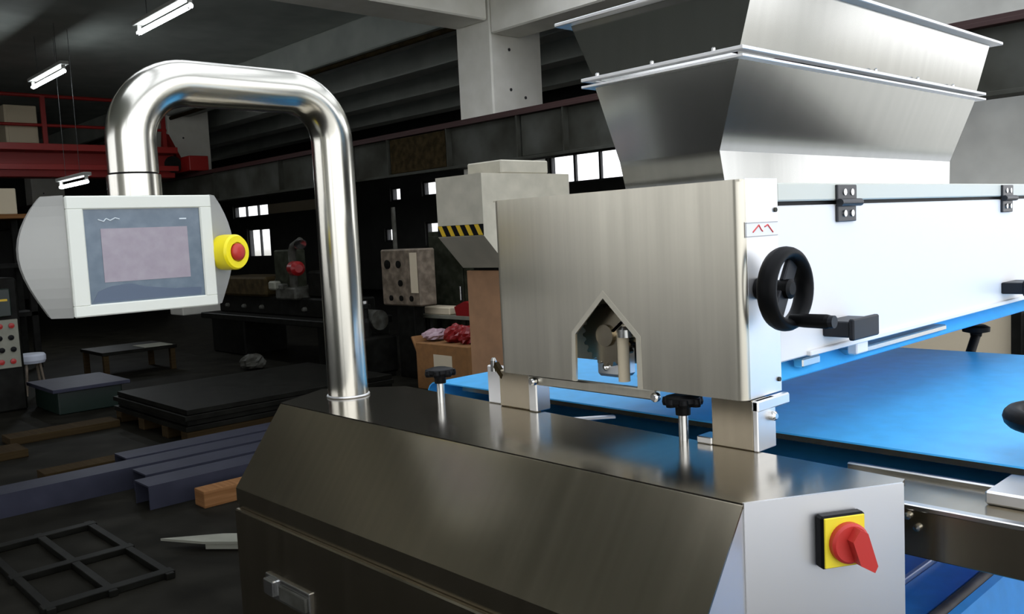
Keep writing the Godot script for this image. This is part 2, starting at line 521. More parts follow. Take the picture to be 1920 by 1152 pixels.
	# ceiling lamps
	var lx := [[-11.27, -9.72, 4.2, -4.39, "fluorescent tube nearest the bent steel pipe"], [-15.7, -14.1, 4.2, -4.35, "fluorescent tube above the red crane railing"], [-15.7, -14.4, 2.6, -4.63, "small low fluorescent tube just above the operator panel"]]
	for a in lx:
		var l := thing("fluorescent_lamp", a[4], "lamp", Vector3(a[0], a[2], a[3]), "fluorescent lamps")
		part("tube", MB.new().cyl(Vector3(a[0], a[2], a[3]), Vector3(a[1], a[2], a[3]), 0.03, 10), M.lamp, l)
		part("housing", MB.new().span(Vector3(a[0] - 0.05, a[2] + 0.09, a[3] - 0.06), Vector3(a[1] + 0.05, a[2] + 0.14, a[3] + 0.06), 0.005), M.lamp_body, l)
		for x in [a[0] + 0.02, a[1] - 0.02]:
			part("socket", MB.new().span(Vector3(x - 0.015, a[2] - 0.03, a[3] - 0.025), Vector3(x + 0.015, a[2] + 0.09, a[3] + 0.025), 0.003), M.lamp_body, l)
		var top := HC if a[2] > 4 else 3.3
		for x in [a[0] + 0.3, a[1] - 0.3]:
			part("hanger", MB.new().cyl(Vector3(x, a[2] + 0.14, a[3]), Vector3(x, HC, a[3]), 0.004, 6), M.frame, l)
		var al := AreaLight3D.new()
		al.name = "tube_light"
		al.area_size = Vector2(a[1] - a[0], 0.06)
		al.light_energy = 0.5
		al.light_color = Color(0.95, 0.98, 1.0)
		al.area_range = 40.0
		al.shadow_enabled = true
		l.add_child(al)
		al.position = Vector3((a[1] - a[0]) / 2, -0.04, 0)
		al.rotation_degrees.x = -90

# ---------------------------------------------------------------- control cabinet
func cabinet() -> void:
	var t := thing("control_cabinet", "large dark stainless steel control cabinet with sloping front and red switch", "cabinet", Vector3(-1.55, 0, -1.35))
	var yt := 1.03
	# body under the top plate
	var mb := MB.new()
	var prof := PackedVector2Array([Vector2(-1.25, yt - 0.004), Vector2(-1.095, 0.812), Vector2(-1.095, 0.10), Vector2(-1.25, 0.10)])   # z, y
	mb.prism(prof, Vector3(-2.36, 0, 0), Vector3(0, 0, 1), Vector3(0, 1, 0), Vector3(1, 0, 0), 1.555)
	var plan := PackedVector2Array([Vector2(-2.36, -1.25), Vector2(-0.806, -1.25), Vector2(-0.656, -1.512), Vector2(-0.66, -1.535), Vector2(-2.26, -1.625), Vector2(-2.455, -1.448)])
	mb.prism(plan, Vector3(0, 0.10, 0), Vector3(1, 0, 0), Vector3(0, 0, 1), Vector3(0, 1, 0), yt - 0.113)
	part("body", mb, M.steel_cab, t)
	var plan2 := PackedVector2Array([Vector2(-2.362, -1.248), Vector2(-0.798, -1.248), Vector2(-0.646, -1.514), Vector2(-0.652, -1.54), Vector2(-2.26, -1.632), Vector2(-2.462, -1.448)])
	part("top_plate", MB.new().prism(plan2, Vector3(0, yt - 0.012, 0), Vector3(1, 0, 0), Vector3(0, 0, 1), Vector3(0, 1, 0), 0.012), M.steel_top, t)
	# sloping front sheet, with rounded bends at its upper and lower edge
	var bend := PackedVector2Array()
	var outer := []
	var p0 := Vector2(-1.25, yt)
	var p1 := Vector2(-1.09, 0.81)
	var dirv := (p1 - p0).normalized()
	for q in 5:
		var f := q / 4.0
		outer.append(p0 - Vector2(1, 0) * 0.006 * (1.0 - f) * (1.0 - f) + dirv * 0.006 * f * f)
	outer.append(p1)
	outer.append(Vector2(-1.09, 0.765))
	for o in outer: bend.append(o)
	for i in range(outer.size() - 1, -1, -1): bend.append(outer[i] + Vector2(-0.003, -0.002))
	part("slope_panel", MB.new().prism(bend, Vector3(-2.363, 0, 0), Vector3(0, 0, 1), Vector3(0, 1, 0), Vector3(1, 0, 0), 1.566, 25.0), M.steel_cab, t)
	# door under the slope
	var d := part("door", MB.new().span(Vector3(-2.362, 0.14, -1.096), Vector3(-0.80, 0.752, -1.080), 0.004), M.steel_cab, t)
	var h := part("latch", MB.new().span(Vector3(-2.185, 0.547, -1.082), Vector3(-1.955, 0.612, -1.072), 0.004), M.steel_bright, d)
	part("latch_lever", MB.new().span(Vector3(-2.10, 0.560, -1.073), Vector3(-1.965, 0.598, -1.064), 0.004), M.mach_grey, d)
	part("latch_button", MB.new().span(Vector3(-2.178, 0.558, -1.074), Vector3(-2.125, 0.602, -1.060), 0.006), M.steel_bright, d)
	part("plinth", MB.new().span(Vector3(-2.34, 0.0, -1.6), Vector3(-0.82, 0.10, -1.12), 0.002), M.mach_dark, t)
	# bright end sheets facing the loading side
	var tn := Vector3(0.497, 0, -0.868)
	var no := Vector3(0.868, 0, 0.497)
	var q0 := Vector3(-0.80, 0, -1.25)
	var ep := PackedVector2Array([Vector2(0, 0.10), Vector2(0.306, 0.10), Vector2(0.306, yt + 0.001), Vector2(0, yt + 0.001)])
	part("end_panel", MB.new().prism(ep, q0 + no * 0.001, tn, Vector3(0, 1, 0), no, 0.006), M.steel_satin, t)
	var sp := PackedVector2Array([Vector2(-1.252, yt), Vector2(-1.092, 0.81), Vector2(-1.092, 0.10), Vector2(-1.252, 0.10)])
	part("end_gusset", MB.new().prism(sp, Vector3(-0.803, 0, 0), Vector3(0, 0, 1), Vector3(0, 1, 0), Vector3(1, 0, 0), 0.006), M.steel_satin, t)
	# main switch
	var so := q0 + tn * 0.172 + no * 0.007
	var yc := 0.952
	var sb := Basis(tn, Vector3(0, 1, 0), no)
	var sw := part("main_switch", MB.new().box(so + Vector3(0, yc, 0) + no * 0.011, Vector3(0.084, 0.092, 0.022), 0.004, sb), M.black, t, "black switch base")
	part("switch_plate", MB.new().box(so + Vector3(0, yc, 0) + no * 0.023, Vector3(0.076, 0.086, 0.004), 0.001, sb), M.yellow_plate, sw, "yellow plate")
	var kc := so + Vector3(0, yc - 0.001, 0) + no * 0.025 + tn * 0.004
	part("switch_knob", MB.new().lathe(kc, no, [Vector2(0, 0.0), Vector2(0.035, 0.0), Vector2(0.035, 0.010), Vector2(0.031, 0.014), Vector2(0, 0.014)], 32), M.red, sw, "red knob")
	var hp := PackedVector2Array([Vector2(-0.010, 0.010), Vector2(0.004, 0.030), Vector2(0.018, 0.022), Vector2(0.036, -0.036), Vector2(0.030, -0.047), Vector2(0.004, -0.032)])
	part("switch_handle", MB.new().prism(hp, kc + no * 0.010, tn, Vector3(0, 1, 0), no, 0.022), M.red, sw, "red turning handle")
	# clamp knobs at the back edge of the top
	for kp: Vector3 in [Vector3(-1.944, yt, -1.523), Vector3(-1.136, yt, -1.554)]:
		var kn := part("clamp_knob", MB.new().lathe(kp + Vector3(0, 0.056, 0), Vector3.UP, [Vector2(0, 0), Vector2(0.016, 0.0), Vector2(0.017, 0.018), Vector2(0.036, 0.022), Vector2(0.040, 0.030), Vector2(0.038, 0.040), Vector2(0.020, 0.045), Vector2(0, 0.045)], 24), M.black, t, "black star knob")
		part("stem", MB.new().cyl(kp, kp + Vector3(0, 0.058, 0), 0.011, 12), M.steel_bright, kn)
		for i in 7:
			var a := TAU * i / 7.0
			var c: Vector3 = kp + Vector3(cos(a) * 0.034, 0.086, sin(a) * 0.034)
			part("lobe", MB.new().lathe(c - Vector3(0, 0.010, 0), Vector3.UP, [Vector2(0, 0), Vector2(0.010, 0.001), Vector2(0.012, 0.008), Vector2(0.010, 0.018), Vector2(0, 0.019)], 10), M.black, kn)

# ---------------------------------------------------------------- depositor head
const BX0 := -1.70
const BX1 := -0.967
const BY0 := 1.136
const BY1 := 1.583
const BZ := -1.534

func depositor() -> void:
	var t := thing("depositor_head", "brushed steel depositor head with house-shaped cutout, white flap and handwheel", "machine head", Vector3(-1.3, 1.03, -2.3))
	var r := 0.020
	var dp := 0.142
	# sheet metal end cover: front with cutout, rounded vertical bends, two cheeks, top
	var mb := MB.new()
	var fp := PackedVector2Array([Vector2(BX0 + r, BY0), Vector2(-1.431, BY0), Vector2(-1.427, 1.25), Vector2(-1.347, 1.331), Vector2(-1.336, 1.338), Vector2(-1.325, 1.331), Vector2(-1.243, 1.25), Vector2(-1.243, BY0), Vector2(BX1 - r, BY0), Vector2(BX1 - r, BY1), Vector2(BX0 + r, BY1)])
	mb.prism(fp, Vector3(0, 0, BZ), Vector3(1, 0, 0), Vector3(0, 1, 0), Vector3(0, 0, -1), 0.006)
	for sd in [[BX0 + r, -1.0], [BX1 - r, 1.0]]:
		for k in 6:
			var a0 := PI / 2 * k / 6.0
			var a1 := PI / 2 * (k + 1) / 6.0
			var n0 := Vector3(sin(a0) * sd[1], 0, cos(a0))
			var n1 := Vector3(sin(a1) * sd[1], 0, cos(a1))
			var o := Vector3(sd[0], 0, BZ - r)
			var A := o + n0 * r + Vector3(0, BY0, 0)
			var B := o + n1 * r + Vector3(0, BY0, 0)
			var up := Vector3(0, BY1 - BY0, 0)
			mb.tri(A, B, B + up, n0, n1, n1)
			mb.tri(A, B + up, A + up, n0, n1, n0)
	mb.span(Vector3(BX0, BY0, BZ - r), Vector3(BX0 + 0.004, BY1, BZ - dp), 0.0)
	mb.span(Vector3(BX0 + 0.002, BY1 - 0.004, BZ - 0.002), Vector3(BX1 - 0.002, BY1, BZ - dp), 0.0)
	part("end_cover", mb, M.steel, t)
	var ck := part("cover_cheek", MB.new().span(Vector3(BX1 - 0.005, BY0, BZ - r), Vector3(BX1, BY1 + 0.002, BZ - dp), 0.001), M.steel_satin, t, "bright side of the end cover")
	for p in [[1.520, -1.663], [1.163, -1.663]]:
		part("screw", MB.new().cyl(Vector3(BX1 - 0.001, p[0], p[1]), Vector3(BX1 + 0.004, p[0], p[1]), 0.005, 10), M.mach_grey, ck)
	var hal := MB.new()
	var cut := [Vector2(-1.431, BY0), Vector2(-1.427, 1.25), Vector2(-1.336, 1.338), Vector2(-1.243, 1.25), Vector2(-1.243, BY0)]
	var wide := [Vector2(-1.443, BY0), Vector2(-1.439, 1.255), Vector2(-1.336, 1.356), Vector2(-1.230, 1.255), Vector2(-1.229, BY0)]
	for i in 4:
		hal.prism(PackedVector2Array([cut[i], cut[i + 1], wide[i + 1], wide[i]]), Vector3(0, 0, BZ), Vector3(1, 0, 0), Vector3(0, 1, 0), Vector3(0, 0, 1), 0.0006)
	part("ground_border", hal, M.steel_ground, t, "pale ground border round the cutout")
	part("inner_wall", MB.new().span(Vector3(BX0 + 0.01, BY0 + 0.03, -1.674), Vector3(BX1 - 0.01, BY1 - 0.01, -1.668), 0.0), M.steel, t)
	# warning label with illegible red writing
	var st := part("label_plate", MB.new().span(Vector3(BX1, 1.466, -1.548), Vector3(BX1 + 0.0012, 1.497, -1.672), 0.0), M.sticker, t, "white label with red scribbled writing")
	part("label_border", MB.new().span(Vector3(BX1 + 0.001, 1.4945, -1.549), Vector3(BX1 + 0.002, 1.496, -1.671), 0.0).span(Vector3(BX1 + 0.001, 1.467, -1.549), Vector3(BX1 + 0.002, 1.4685, -1.671), 0.0).span(Vector3(BX1 + 0.001, 1.467, -1.549), Vector3(BX1 + 0.002, 1.496, -1.551), 0.0), M.print_grey, st)
	var zz := [[-1.575, 1.476], [-1.588, 1.484], [-1.598, 1.490], [-1.606, 1.481], [-1.612, 1.477], [-1.620, 1.486], [-1.632, 1.490], [-1.642, 1.482], [-1.652, 1.474]]
	var wr := MB.new()
	for i in zz.size() - 1:
		if i == 4: continue
		wr.tube([Vector3(BX1 + 0.0015, zz[i][1], zz[i][0]), Vector3(BX1 + 0.0015, zz[i + 1][1], zz[i + 1][0])], 0.0016, 6)
	part("label_print", wr, M.print_red, st)
	# works seen through the cutout
	var wk := MB.new()
	part("drive_gear", gear_mesh(Vector3(-1.37, 1.245, -1.60), 0.075, 0.02, 22), M.steel_cab, t)
	part("drive_gear", gear_mesh(Vector3(-1.25, 1.255, -1.61), 0.05, 0.02, 16), M.steel_cab, t)
	part("drive_shaft", MB.new().cyl(Vector3(-1.315, 1.14, -1.575), Vector3(-1.315, 1.255, -1.575), 0.014, 14), M.paper, t)
	part("shaft_head", MB.new().lathe(Vector3(-1.305, 1.245, -1.575), Vector3.UP, [Vector2(0, 0), Vector2(0.02, 0), Vector2(0.02, 0.018), Vector2(0.012, 0.026), Vector2(0, 0.026)], 16), M.steel_bright, t)
	part("bearing_block", MB.new().span(Vector3(-1.425, 1.14, -1.66), Vector3(-1.345, 1.215, -1.60), 0.008), M.steel_satin, t)
	part("bearing_block", MB.new().span(Vector3(-1.295, 1.14, -1.665), Vector3(-1.248, 1.20, -1.62), 0.006), M.steel_satin, t)
	for p in [Vector3(-1.285, 1.152, -1.60), Vector3(-1.262, 1.150, -1.59), Vector3(-1.39, 1.165, -1.60)]:
		part("works_bolt", MB.new().lathe(p, Vector3(0, 0.3, 1), [Vector2(0, -0.01), Vector2(0.010, -0.01), Vector2(0.010, 0.004), Vector2(0.006, 0.008), Vector2(0, 0.009)], 10), M.bolt, t)
	part("idler_link", MB.new().box(Vector3(-1.325, 1.275, -1.585), Vector3(0.012, 0.07, 0.01), 0.002, Basis(Vector3(0, 0, 1), -0.9)), M.steel_satin, t)
	# strip and bolts under the cover
	part("lower_strip", MB.new().span(Vector3(-1.62, 1.108, -1.575), Vector3(-1.21, 1.132, -1.555), 0.003), M.steel, t)
	for x in [-1.595, -1.205]:
		part("strip_bolt", MB.new().lathe(Vector3(x, 1.118, -1.553), Vector3(0, 0, 1), [Vector2(0, 0), Vector2(0.011, 0), Vector2(0.011, 0.010), Vector2(0.007, 0.014), Vector2(0, 0.014)], 12), M.bolt, t)
	# left feet
	part("foot_plate", MB.new().span(Vector3(-1.83, 1.03, -1.62), Vector3(-1.765, 1.135, -1.60), 0.003), M.steel_satin, t)
	part("foot_post", MB.new().span(Vector3(-1.765, 1.03, -1.62), Vector3(-1.645, 1.13, -1.585), 0.003), M.steel_cab, t)
	part("foot_plate", MB.new().span(Vector3(-1.645, 1.03, -1.63), Vector3(-1.615, 1.132, -1.578), 0.003), M.steel_bright, t)
	part("foot_bolt", MB.new().lathe(Vector3(-1.80, 1.12, -1.60), Vector3(0, 1, 0), [Vector2(0, 0), Vector2(0.009, 0), Vector2(0.009, 0.03), Vector2(0.005, 0.038), Vector2(0, 0.038)], 10), M.bolt, t)
	part("foot_clip", MB.new().prism(PackedVector2Array([Vector2(0, 0), Vector2(0.03, -0.03), Vector2(0.036, -0.018), Vector2(0.008, 0.014)]), Vector3(-1.785, 1.135, -1.598), Vector3(1, 0, 0), Vector3(0, 1, 0), Vector3(0, 0, 1), 0.014), M.rust, t)
	# right post
	part("post", MB.new().span(Vector3(-1.062, 1.03, -1.61), Vector3(-0.962, 1.135, -1.552), 0.002), M.steel_cab, t)
	part("post_flange", MB.new().span(Vector3(-0.962, 1.03, -1.62), Vector3(-0.950, 1.135, -1.550), 0.002), M.steel_satin, t)
	part("post_shelf", MB.new().span(Vector3(-0.965, 1.112, -1.675), Vector3(-0.948, 1.135, -1.550), 0.003), M.steel_satin, t)
	part("post_bolt", MB.new().lathe(Vector3(-0.950, 1.098, -1.60), Vector3(1, 0, 0), [Vector2(0, 0), Vector2(0.010, 0), Vector2(0.010, 0.010), Vector2(0.006, 0.014), Vector2(0, 0.014)], 12), M.bolt, t)
	part("small_bracket", MB.new().span(Vector3(-1.10, 1.03, -1.60), Vector3(-1.062, 1.045, -1.55), 0.002), M.steel_bright, t)
	# long housing across the belt with its white flap
	part("housing", MB.new().span(Vector3(-1.60, 1.19, -1.68), Vector3(-0.985, 1.572, -3.75), 0.004), M.steel_satin, t)
	part("upper_rail", MB.new().span(Vector3(-0.99, 1.537, -1.678), Vector3(-0.968, 1.576, -3.75), 0.003), M.cream_strip, t, "cream upper rail")
	part("seam_gasket", MB.new().span(Vector3(-0.988, 1.524, -1.68), Vector3(-0.978, 1.540, -3.74), 0.0), M.black, t)
	var fl := part("flap", MB.new().span(Vector3(-0.988, 1.195, -1.678), Vector3(-0.970, 1.528, -3.75), 0.003), M.white_panel, t, "white flap hinged under the rail")
	part("flap_lip", MB.new().span(Vector3(-0.972, 1.195, -1.79), Vector3(-0.960, 1.207, -3.75), 0.002), M.white_panel, fl)
	for hz in [-1.977, -3.06, -4.15]:
		if hz < -3.7: continue
		var hg := part("hinge", MB.new().span(Vector3(-0.969, 1.536, hz - 0.047), Vector3(-0.961, 1.572, hz + 0.047), 0.002).span(Vector3(-0.970, 1.487, hz - 0.045), Vector3(-0.962, 1.526, hz + 0.045), 0.002), M.hinge_black, t, "black hinge")
		part("knuckle", MB.new().cyl(Vector3(-0.957, 1.531, hz - 0.055), Vector3(-0.957, 1.531, hz + 0.047), 0.009, 12), M.hinge_black, hg)
		for q in [[1.555, -0.014], [1.555, 0.022], [1.506, -0.014], [1.506, 0.022]]:
			part("hinge_bolt", MB.new().cyl(Vector3(-0.963, q[0], hz + q[1] * -1.0), Vector3(-0.959, q[0], hz + q[1] * -1.0), 0.008, 10), M.steel_bright, hg)
	# black pull latches low on the flap
	for lz in [[-1.862, -1.985], [-3.02, -3.15]]:
		var la := part("pull_latch", MB.new().span(Vector3(-0.970, 1.230, lz[0]), Vector3(-0.906, 1.266, lz[1]), 0.003), M.black_soft, fl, "dark block latch")
		part("latch_cap", MB.new().span(Vector3(-0.908, 1.224, lz[0] + 0.002), Vector3(-0.895, 1.272, lz[1] - 0.002), 0.003), M.black_soft, la)
	# tray parts and blue apron hanging under the flap
	part("apron", MB.new().prism(PackedVector2Array([Vector2(0, 0), Vector2(0.035, -0.028), Vector2(0.039, -0.024), Vector2(0.004, 0.004)]), Vector3(-1.035, 1.172, -1.72), Vector3(1, 0, 0), Vector3(0, 1, 0), Vector3(0, 0, -1), 1.9), M.belt, t, "blue apron strip")
	part("drip_tray", MB.new().span(Vector3(-1.04, 1.160, -2.05), Vector3(-0.985, 1.176, -2.62), 0.003), M.steel_bright, t)
	part("tray_clip", MB.new().span(Vector3(-0.99, 1.168, -2.02), Vector3(-0.965, 1.198, -2.08), 0.003), M.white_panel, t)
	part("tray_clip", MB.new().span(Vector3(-1.01, 1.166, -1.80), Vector3(-0.985, 1.186, -1.88), 0.003), M.steel_bright, t)
	# handwheel
	var hc := Vector3(-0.905, 1.361, -1.592)
	var hw := part("handwheel", MB.new().torus(hc, Vector3(1, 0, 0), 0.072, 0.013, 0.021, 44, 14), M.black, t, "black handwheel rim")
	part("wheel_hub", MB.new().lathe(Vector3(-0.966, 1.361, -1.592), Vector3(1, 0, 0), [Vector2(0, 0), Vector2(0.022, 0), Vector2(0.022, 0.02), Vector2(0.016, 0.03), Vector2(0.018, 0.045), Vector2(0.020, 0.072), Vector2(0.012, 0.076), Vector2(0, 0.076)], 20), M.black, hw)
	for a in [-0.55, -0.55 + PI]:
		var bs := Basis(Vector3(1, 0, 0), a)
		part("spoke", MB.new().box(hc + bs * Vector3(-0.004, 0.042, 0), Vector3(0.012, 0.064, 0.036), 0.003, bs), M.black_soft, hw)
	part("grip", MB.new().lathe(hc + Vector3(0.002, -0.064, -0.014), Vector3(1, 0, 0), [Vector2(0, 0), Vector2(0.012, 0), Vector2(0.014, 0.03), Vector2(0.0145, 0.075), Vector2(0.013, 0.082), Vector2(0, 0.083)], 18, false), M.black, hw, "black crank grip")
	part("grip_cap", MB.new().cyl(hc + Vector3(0.084, -0.064, -0.014), hc + Vector3(0.094, -0.064, -0.014), 0.0125, 16), M.black_soft, hw)

func gear_mesh(c: Vector3, r: float, d: float, teeth: int) -> MB:
	var p := PackedVector2Array()
	for i in teeth * 4:
		var rr := r if i % 4 < 2 else r * 0.88
		var a := TAU * i / (teeth * 4.0)
		p.append(Vector2(cos(a), sin(a)) * rr)
	var mb := MB.new().prism(p, c, Vector3(1, 0, 0), Vector3(0, 1, 0), Vector3(0, 0, 1), d)
	mb.lathe(c + Vector3(0, 0, d), Vector3(0, 0, 1), [Vector2(r * 0.35, 0), Vector2(r * 0.35, 0.008), Vector2(0, 0.008)], 16)
	return mb

# ---------------------------------------------------------------- hopper
func ring(y: float, x0: float, x1: float, z0: float, z1: float) -> Array:
	return [Vector3(x0, y, z1), Vector3(x1, y, z1), Vector3(x1, y, z0), Vector3(x0, y, z0)]

func shell(mb: MB, lo: Array, hi: Array, th: float) -> void:
	var c0: Vector3 = (lo[0] + lo[2]) / 2
	var c1: Vector3 = (hi[0] + hi[2]) / 2
	for i in 4:
		var j := (i + 1) % 4
		var mid: Vector3 = (lo[i] + lo[j]) / 2 - c0
		mb.face([lo[i], lo[j], hi[j], hi[i]], mid)
		var q := []
		for p in [lo[i], lo[j], hi[j], hi[i]]:
			var cc: Vector3 = c0 if is_equal_approx(p.y, c0.y) else c1
			var dd: Vector3 = p - cc
			q.append(p - Vector3(sign(dd.x), 0, sign(dd.z)) * th)
		mb.face(q, -mid)

const HX0 := -1.491
const HX1 := -1.072
const HZ0 := -3.105
const HZ1 := -1.713

func hopper() -> void:
	var t := thing("feed_hopper", "flared stainless steel hopper standing on the depositor head", "hopper", Vector3(-1.3, 1.575, -2.4))
	var r0 := ring(1.575, -1.442, -1.15, -3.09, -1.766)
	var r1 := ring(1.663, -1.447, -1.152, -3.10, -1.748)
	var r2 := ring(1.858, HX0, HX1, HZ0, HZ1)
	var r3 := ring(1.872, HX0, HX1, HZ0, HZ1)
	var r4 := ring(2.03, -1.585, -1.04, -3.14, -1.735)
	var mb := MB.new()
	shell(mb, r0, r1, 0.003)
	part("collar", mb, M.steel_hopper, t)
	mb = MB.new()
	shell(mb, r1, r2, 0.003)
	part("lower_funnel", mb, M.steel_hopper, t)
	mb = MB.new()
	shell(mb, r3, r4, 0.003)
	part("upper_funnel", mb, M.steel_hopper, t)
	# flange pair between the funnels: two angle strips per side
	for lv in [[1.852, 1.858], [1.868, 1.876]]:
		var f := MB.new()
		var e := 0.024
		f.span(Vector3(HX0 - e, lv[0], HZ1), Vector3(HX1 + e, lv[1], HZ1 + e), 0.001)
		f.span(Vector3(HX0 - e, lv[0], HZ0 - e), Vector3(HX1 + e, lv[1], HZ0), 0.001)
		f.span(Vector3(HX1, lv[0], HZ0), Vector3(HX1 + e, lv[1], HZ1), 0.001)
		f.span(Vector3(HX0 - e, lv[0], HZ0), Vector3(HX0, lv[1], HZ1), 0.001)
		part("flange", f, M.steel_satin, t)
	var bolt := [Vector2(0, 0), Vector2(0.006, 0), Vector2(0.006, 0.007), Vector2(0.003, 0.010), Vector2(0, 0.010)]
	for x in [-1.47, -1.30, -1.13]:
		part("flange_bolt", MB.new().lathe(Vector3(x, 1.876, HZ1 + 0.012), Vector3.UP, bolt, 8), M.bolt, t)
	for z in [-2.35, -2.62, -2.88]:
		part("flange_bolt", MB.new().lathe(Vector3(HX1 + 0.012, 1.876, z), Vector3.UP, bolt, 8), M.bolt, t)
	var rim := MB.new()
	var e2 := 0.03
	rim.span(Vector3(-1.585 - e2, 2.025, -1.735), Vector3(-1.04 + e2, 2.035, -1.735 + e2), 0.002)
	rim.span(Vector3(-1.585 - e2, 2.025, -3.14 - e2), Vector3(-1.04 + e2, 2.035, -3.14), 0.002)
	rim.span(Vector3(-1.04, 2.025, -3.14), Vector3(-1.04 + e2, 2.035, -1.735), 0.002)
	rim.span(Vector3(-1.585 - e2, 2.025, -3.14), Vector3(-1.585, 2.035, -1.735), 0.002)
	part("rim", rim, M.steel_satin, t)

# ---------------------------------------------------------------- belt conveyor
func conveyor() -> void:
	var t := thing("belt_conveyor", "bright blue flat belt conveyor running under the depositor", "conveyor", Vector3(-0.6, 0, -2.55))
	var z0 := -1.845
	var z1 := -3.28
	var loop := []
	var rr := 0.05
	for k in 9:
		var a := PI / 2 + PI * k / 8.0
		loop.append(Vector2(-2.38 + cos(a) * rr, 0.95 + sin(a) * rr))
	var mb := MB.new()
	loop.append(Vector2(1.6, 0.90))
	var poly := PackedVector2Array()
	poly.append(Vector2(1.6, 1.0))
	for q in loop: poly.append(q)
	for i in range(loop.size() - 1, -1, -1):
		var q: Vector2 = loop[i]
		var c := Vector2(clamp(q.x, -2.38, 1.6), 0.95)
		var dn := (c - q).normalized()
		poly.append(q + dn * 0.004)
	poly.append(Vector2(1.6, 0.996))
	mb.prism(poly, Vector3(0, 0, z0), Vector3(1, 0, 0), Vector3(0, 1, 0), Vector3(0, 0, -1), z0 - z1, 40.0)
	part("belt", mb, M.belt, t)
	part("belt_bed", MB.new().span(Vector3(-2.36, 0.955, z0 - 0.10), Vector3(1.55, 0.994, z1 + 0.02), 0.0), M.steel_cab, t)
	part("edge_bracket", MB.new().box(Vector3(-1.62, 0.975, z0 + 0.05), Vector3(0.13, 0.008, 0.02), 0.002, Basis(Vector3.UP, 0.9)), M.steel_satin, t)
	# steel side rail on the near side
	var rl := part("side_rail", MB.new().span(Vector3(-0.88, 0.868, -1.62), Vector3(1.6, 0.958, -1.60), 0.002).span(Vector3(-0.88, 0.948, -1.80), Vector3(1.6, 0.958, -1.62), 0.001), M.steel_cab, t)
	part("rail_lip", MB.new().span(Vector3(-0.88, 0.955, -1.618), Vector3(1.6, 0.966, -1.598), 0.002), M.steel_bright, rl)
	part("rail_lip", MB.new().span(Vector3(-0.885, 0.950, -1.808), Vector3(1.6, 0.968, -1.794), 0.003), M.steel_bright, rl)
	for p in [[-0.672, 0.944], [-0.655, 0.925]]:
		part("rail_bolt", MB.new().lathe(Vector3(p[0], p[1], -1.60), Vector3(0, 0, 1), [Vector2(0, 0), Vector2(0.007, 0), Vector2(0.007, 0.006), Vector2(0, 0.008)], 8), M.bolt, rl)
	part("clamp_block", MB.new().span(Vector3(-0.575, 0.959, -1.84), Vector3(-0.30, 0.985, -1.70), 0.004), M.steel_satin, t)
	part("side_rail", MB.new().span(Vector3(-2.3, 0.86, -3.32), Vector3(1.6, 0.99, -3.29), 0.003), M.steel_satin, t)
	# legs
	for x in [-2.0, -0.35, 1.4]:
		for z in [-1.66, -3.31]:
			if z > -2 and x < -0.5: continue
			part("leg", MB.new().span(Vector3(x - 0.03, 0, z - 0.03), Vector3(x + 0.03, 0.86, z + 0.03), 0.003), M.steel_cab, t)
	# return strand with its tie rod, seen below the rail
	part("return_belt", MB.new().span(Vector3(-0.885, 0.594, -1.78), Vector3(-0.785, 0.600, -3.2), 0.002), M.belt, t)
	part("return_edge", MB.new().span(Vector3(-0.90, 0.596, -1.78), Vector3(-0.887, 0.612, -3.2), 0.002), M.steel_satin, t)
	part("tie_rod", MB.new().cyl(Vector3(-0.764, 0.60, -1.76), Vector3(-0.764, 0.60, -3.2), 0.013, 12), M.beige_box, t, "tan tie rod")
	part("return_belt", MB.new().prism(PackedVector2Array([Vector2(-0.75, 0.60), Vector2(-0.735, 0.592), Vector2(-0.70, 0.42), Vector2(-0.706, 0.42), Vector2(-0.742, 0.586), Vector2(-0.75, 0.594)]), Vector3(0, 0, -1.78), Vector3(1, 0, 0), Vector3(0, 1, 0), Vector3(0, 0, -1), 1.42), M.belt, t)
	part("return_belt", MB.new().span(Vector3(-0.70, 0.40, -1.7), Vector3(1.2, 0.408, -3.2), 0.002), M.belt, t)
	part("return_belt", MB.new().span(Vector3(-2.2, 0.55, -1.8), Vector3(-0.905, 0.556, -3.2), 0.002), M.belt, t)
	var fk := part("far_knob", MB.new().lathe(Vector3(-1.162, 1.045, -3.36), Vector3.UP, [Vector2(0, 0), Vector2(0.018, 0), Vector2(0.02, 0.012), Vector2(0.045, 0.018), Vector2(0.046, 0.034), Vector2(0.03, 0.042), Vector2(0, 0.042)], 20), M.black, t, "black knob on the far side")
	part("stem", MB.new().cyl(Vector3(-1.162, 0.99, -3.30), Vector3(-1.162, 1.05, -3.36), 0.016, 12), M.black, fk)
	# black ring handle standing on the rail
	var h := part("ring_handle", MB.new().torus(Vector3(-0.50, 1.083, -1.945), Vector3.UP, 0.098, 0.020, 0.021, 36, 12), M.black, t, "black ring handle")
	part("handle_arm", MB.new().span(Vector3(-0.50, 1.076, -1.96), Vector3(-0.41, 1.090, -1.93), 0.003), M.black, h)
	part("handle_stem", MB.new().cyl(Vector3(-0.49, 0.978, -1.80), Vector3(-0.49, 1.07, -1.80), 0.010, 12), M.steel_bright, h)
	part("handle_bar", MB.new().span(Vector3(-0.50, 1.066, -1.96), Vector3(-0.48, 1.078, -1.79), 0.002), M.black, h)

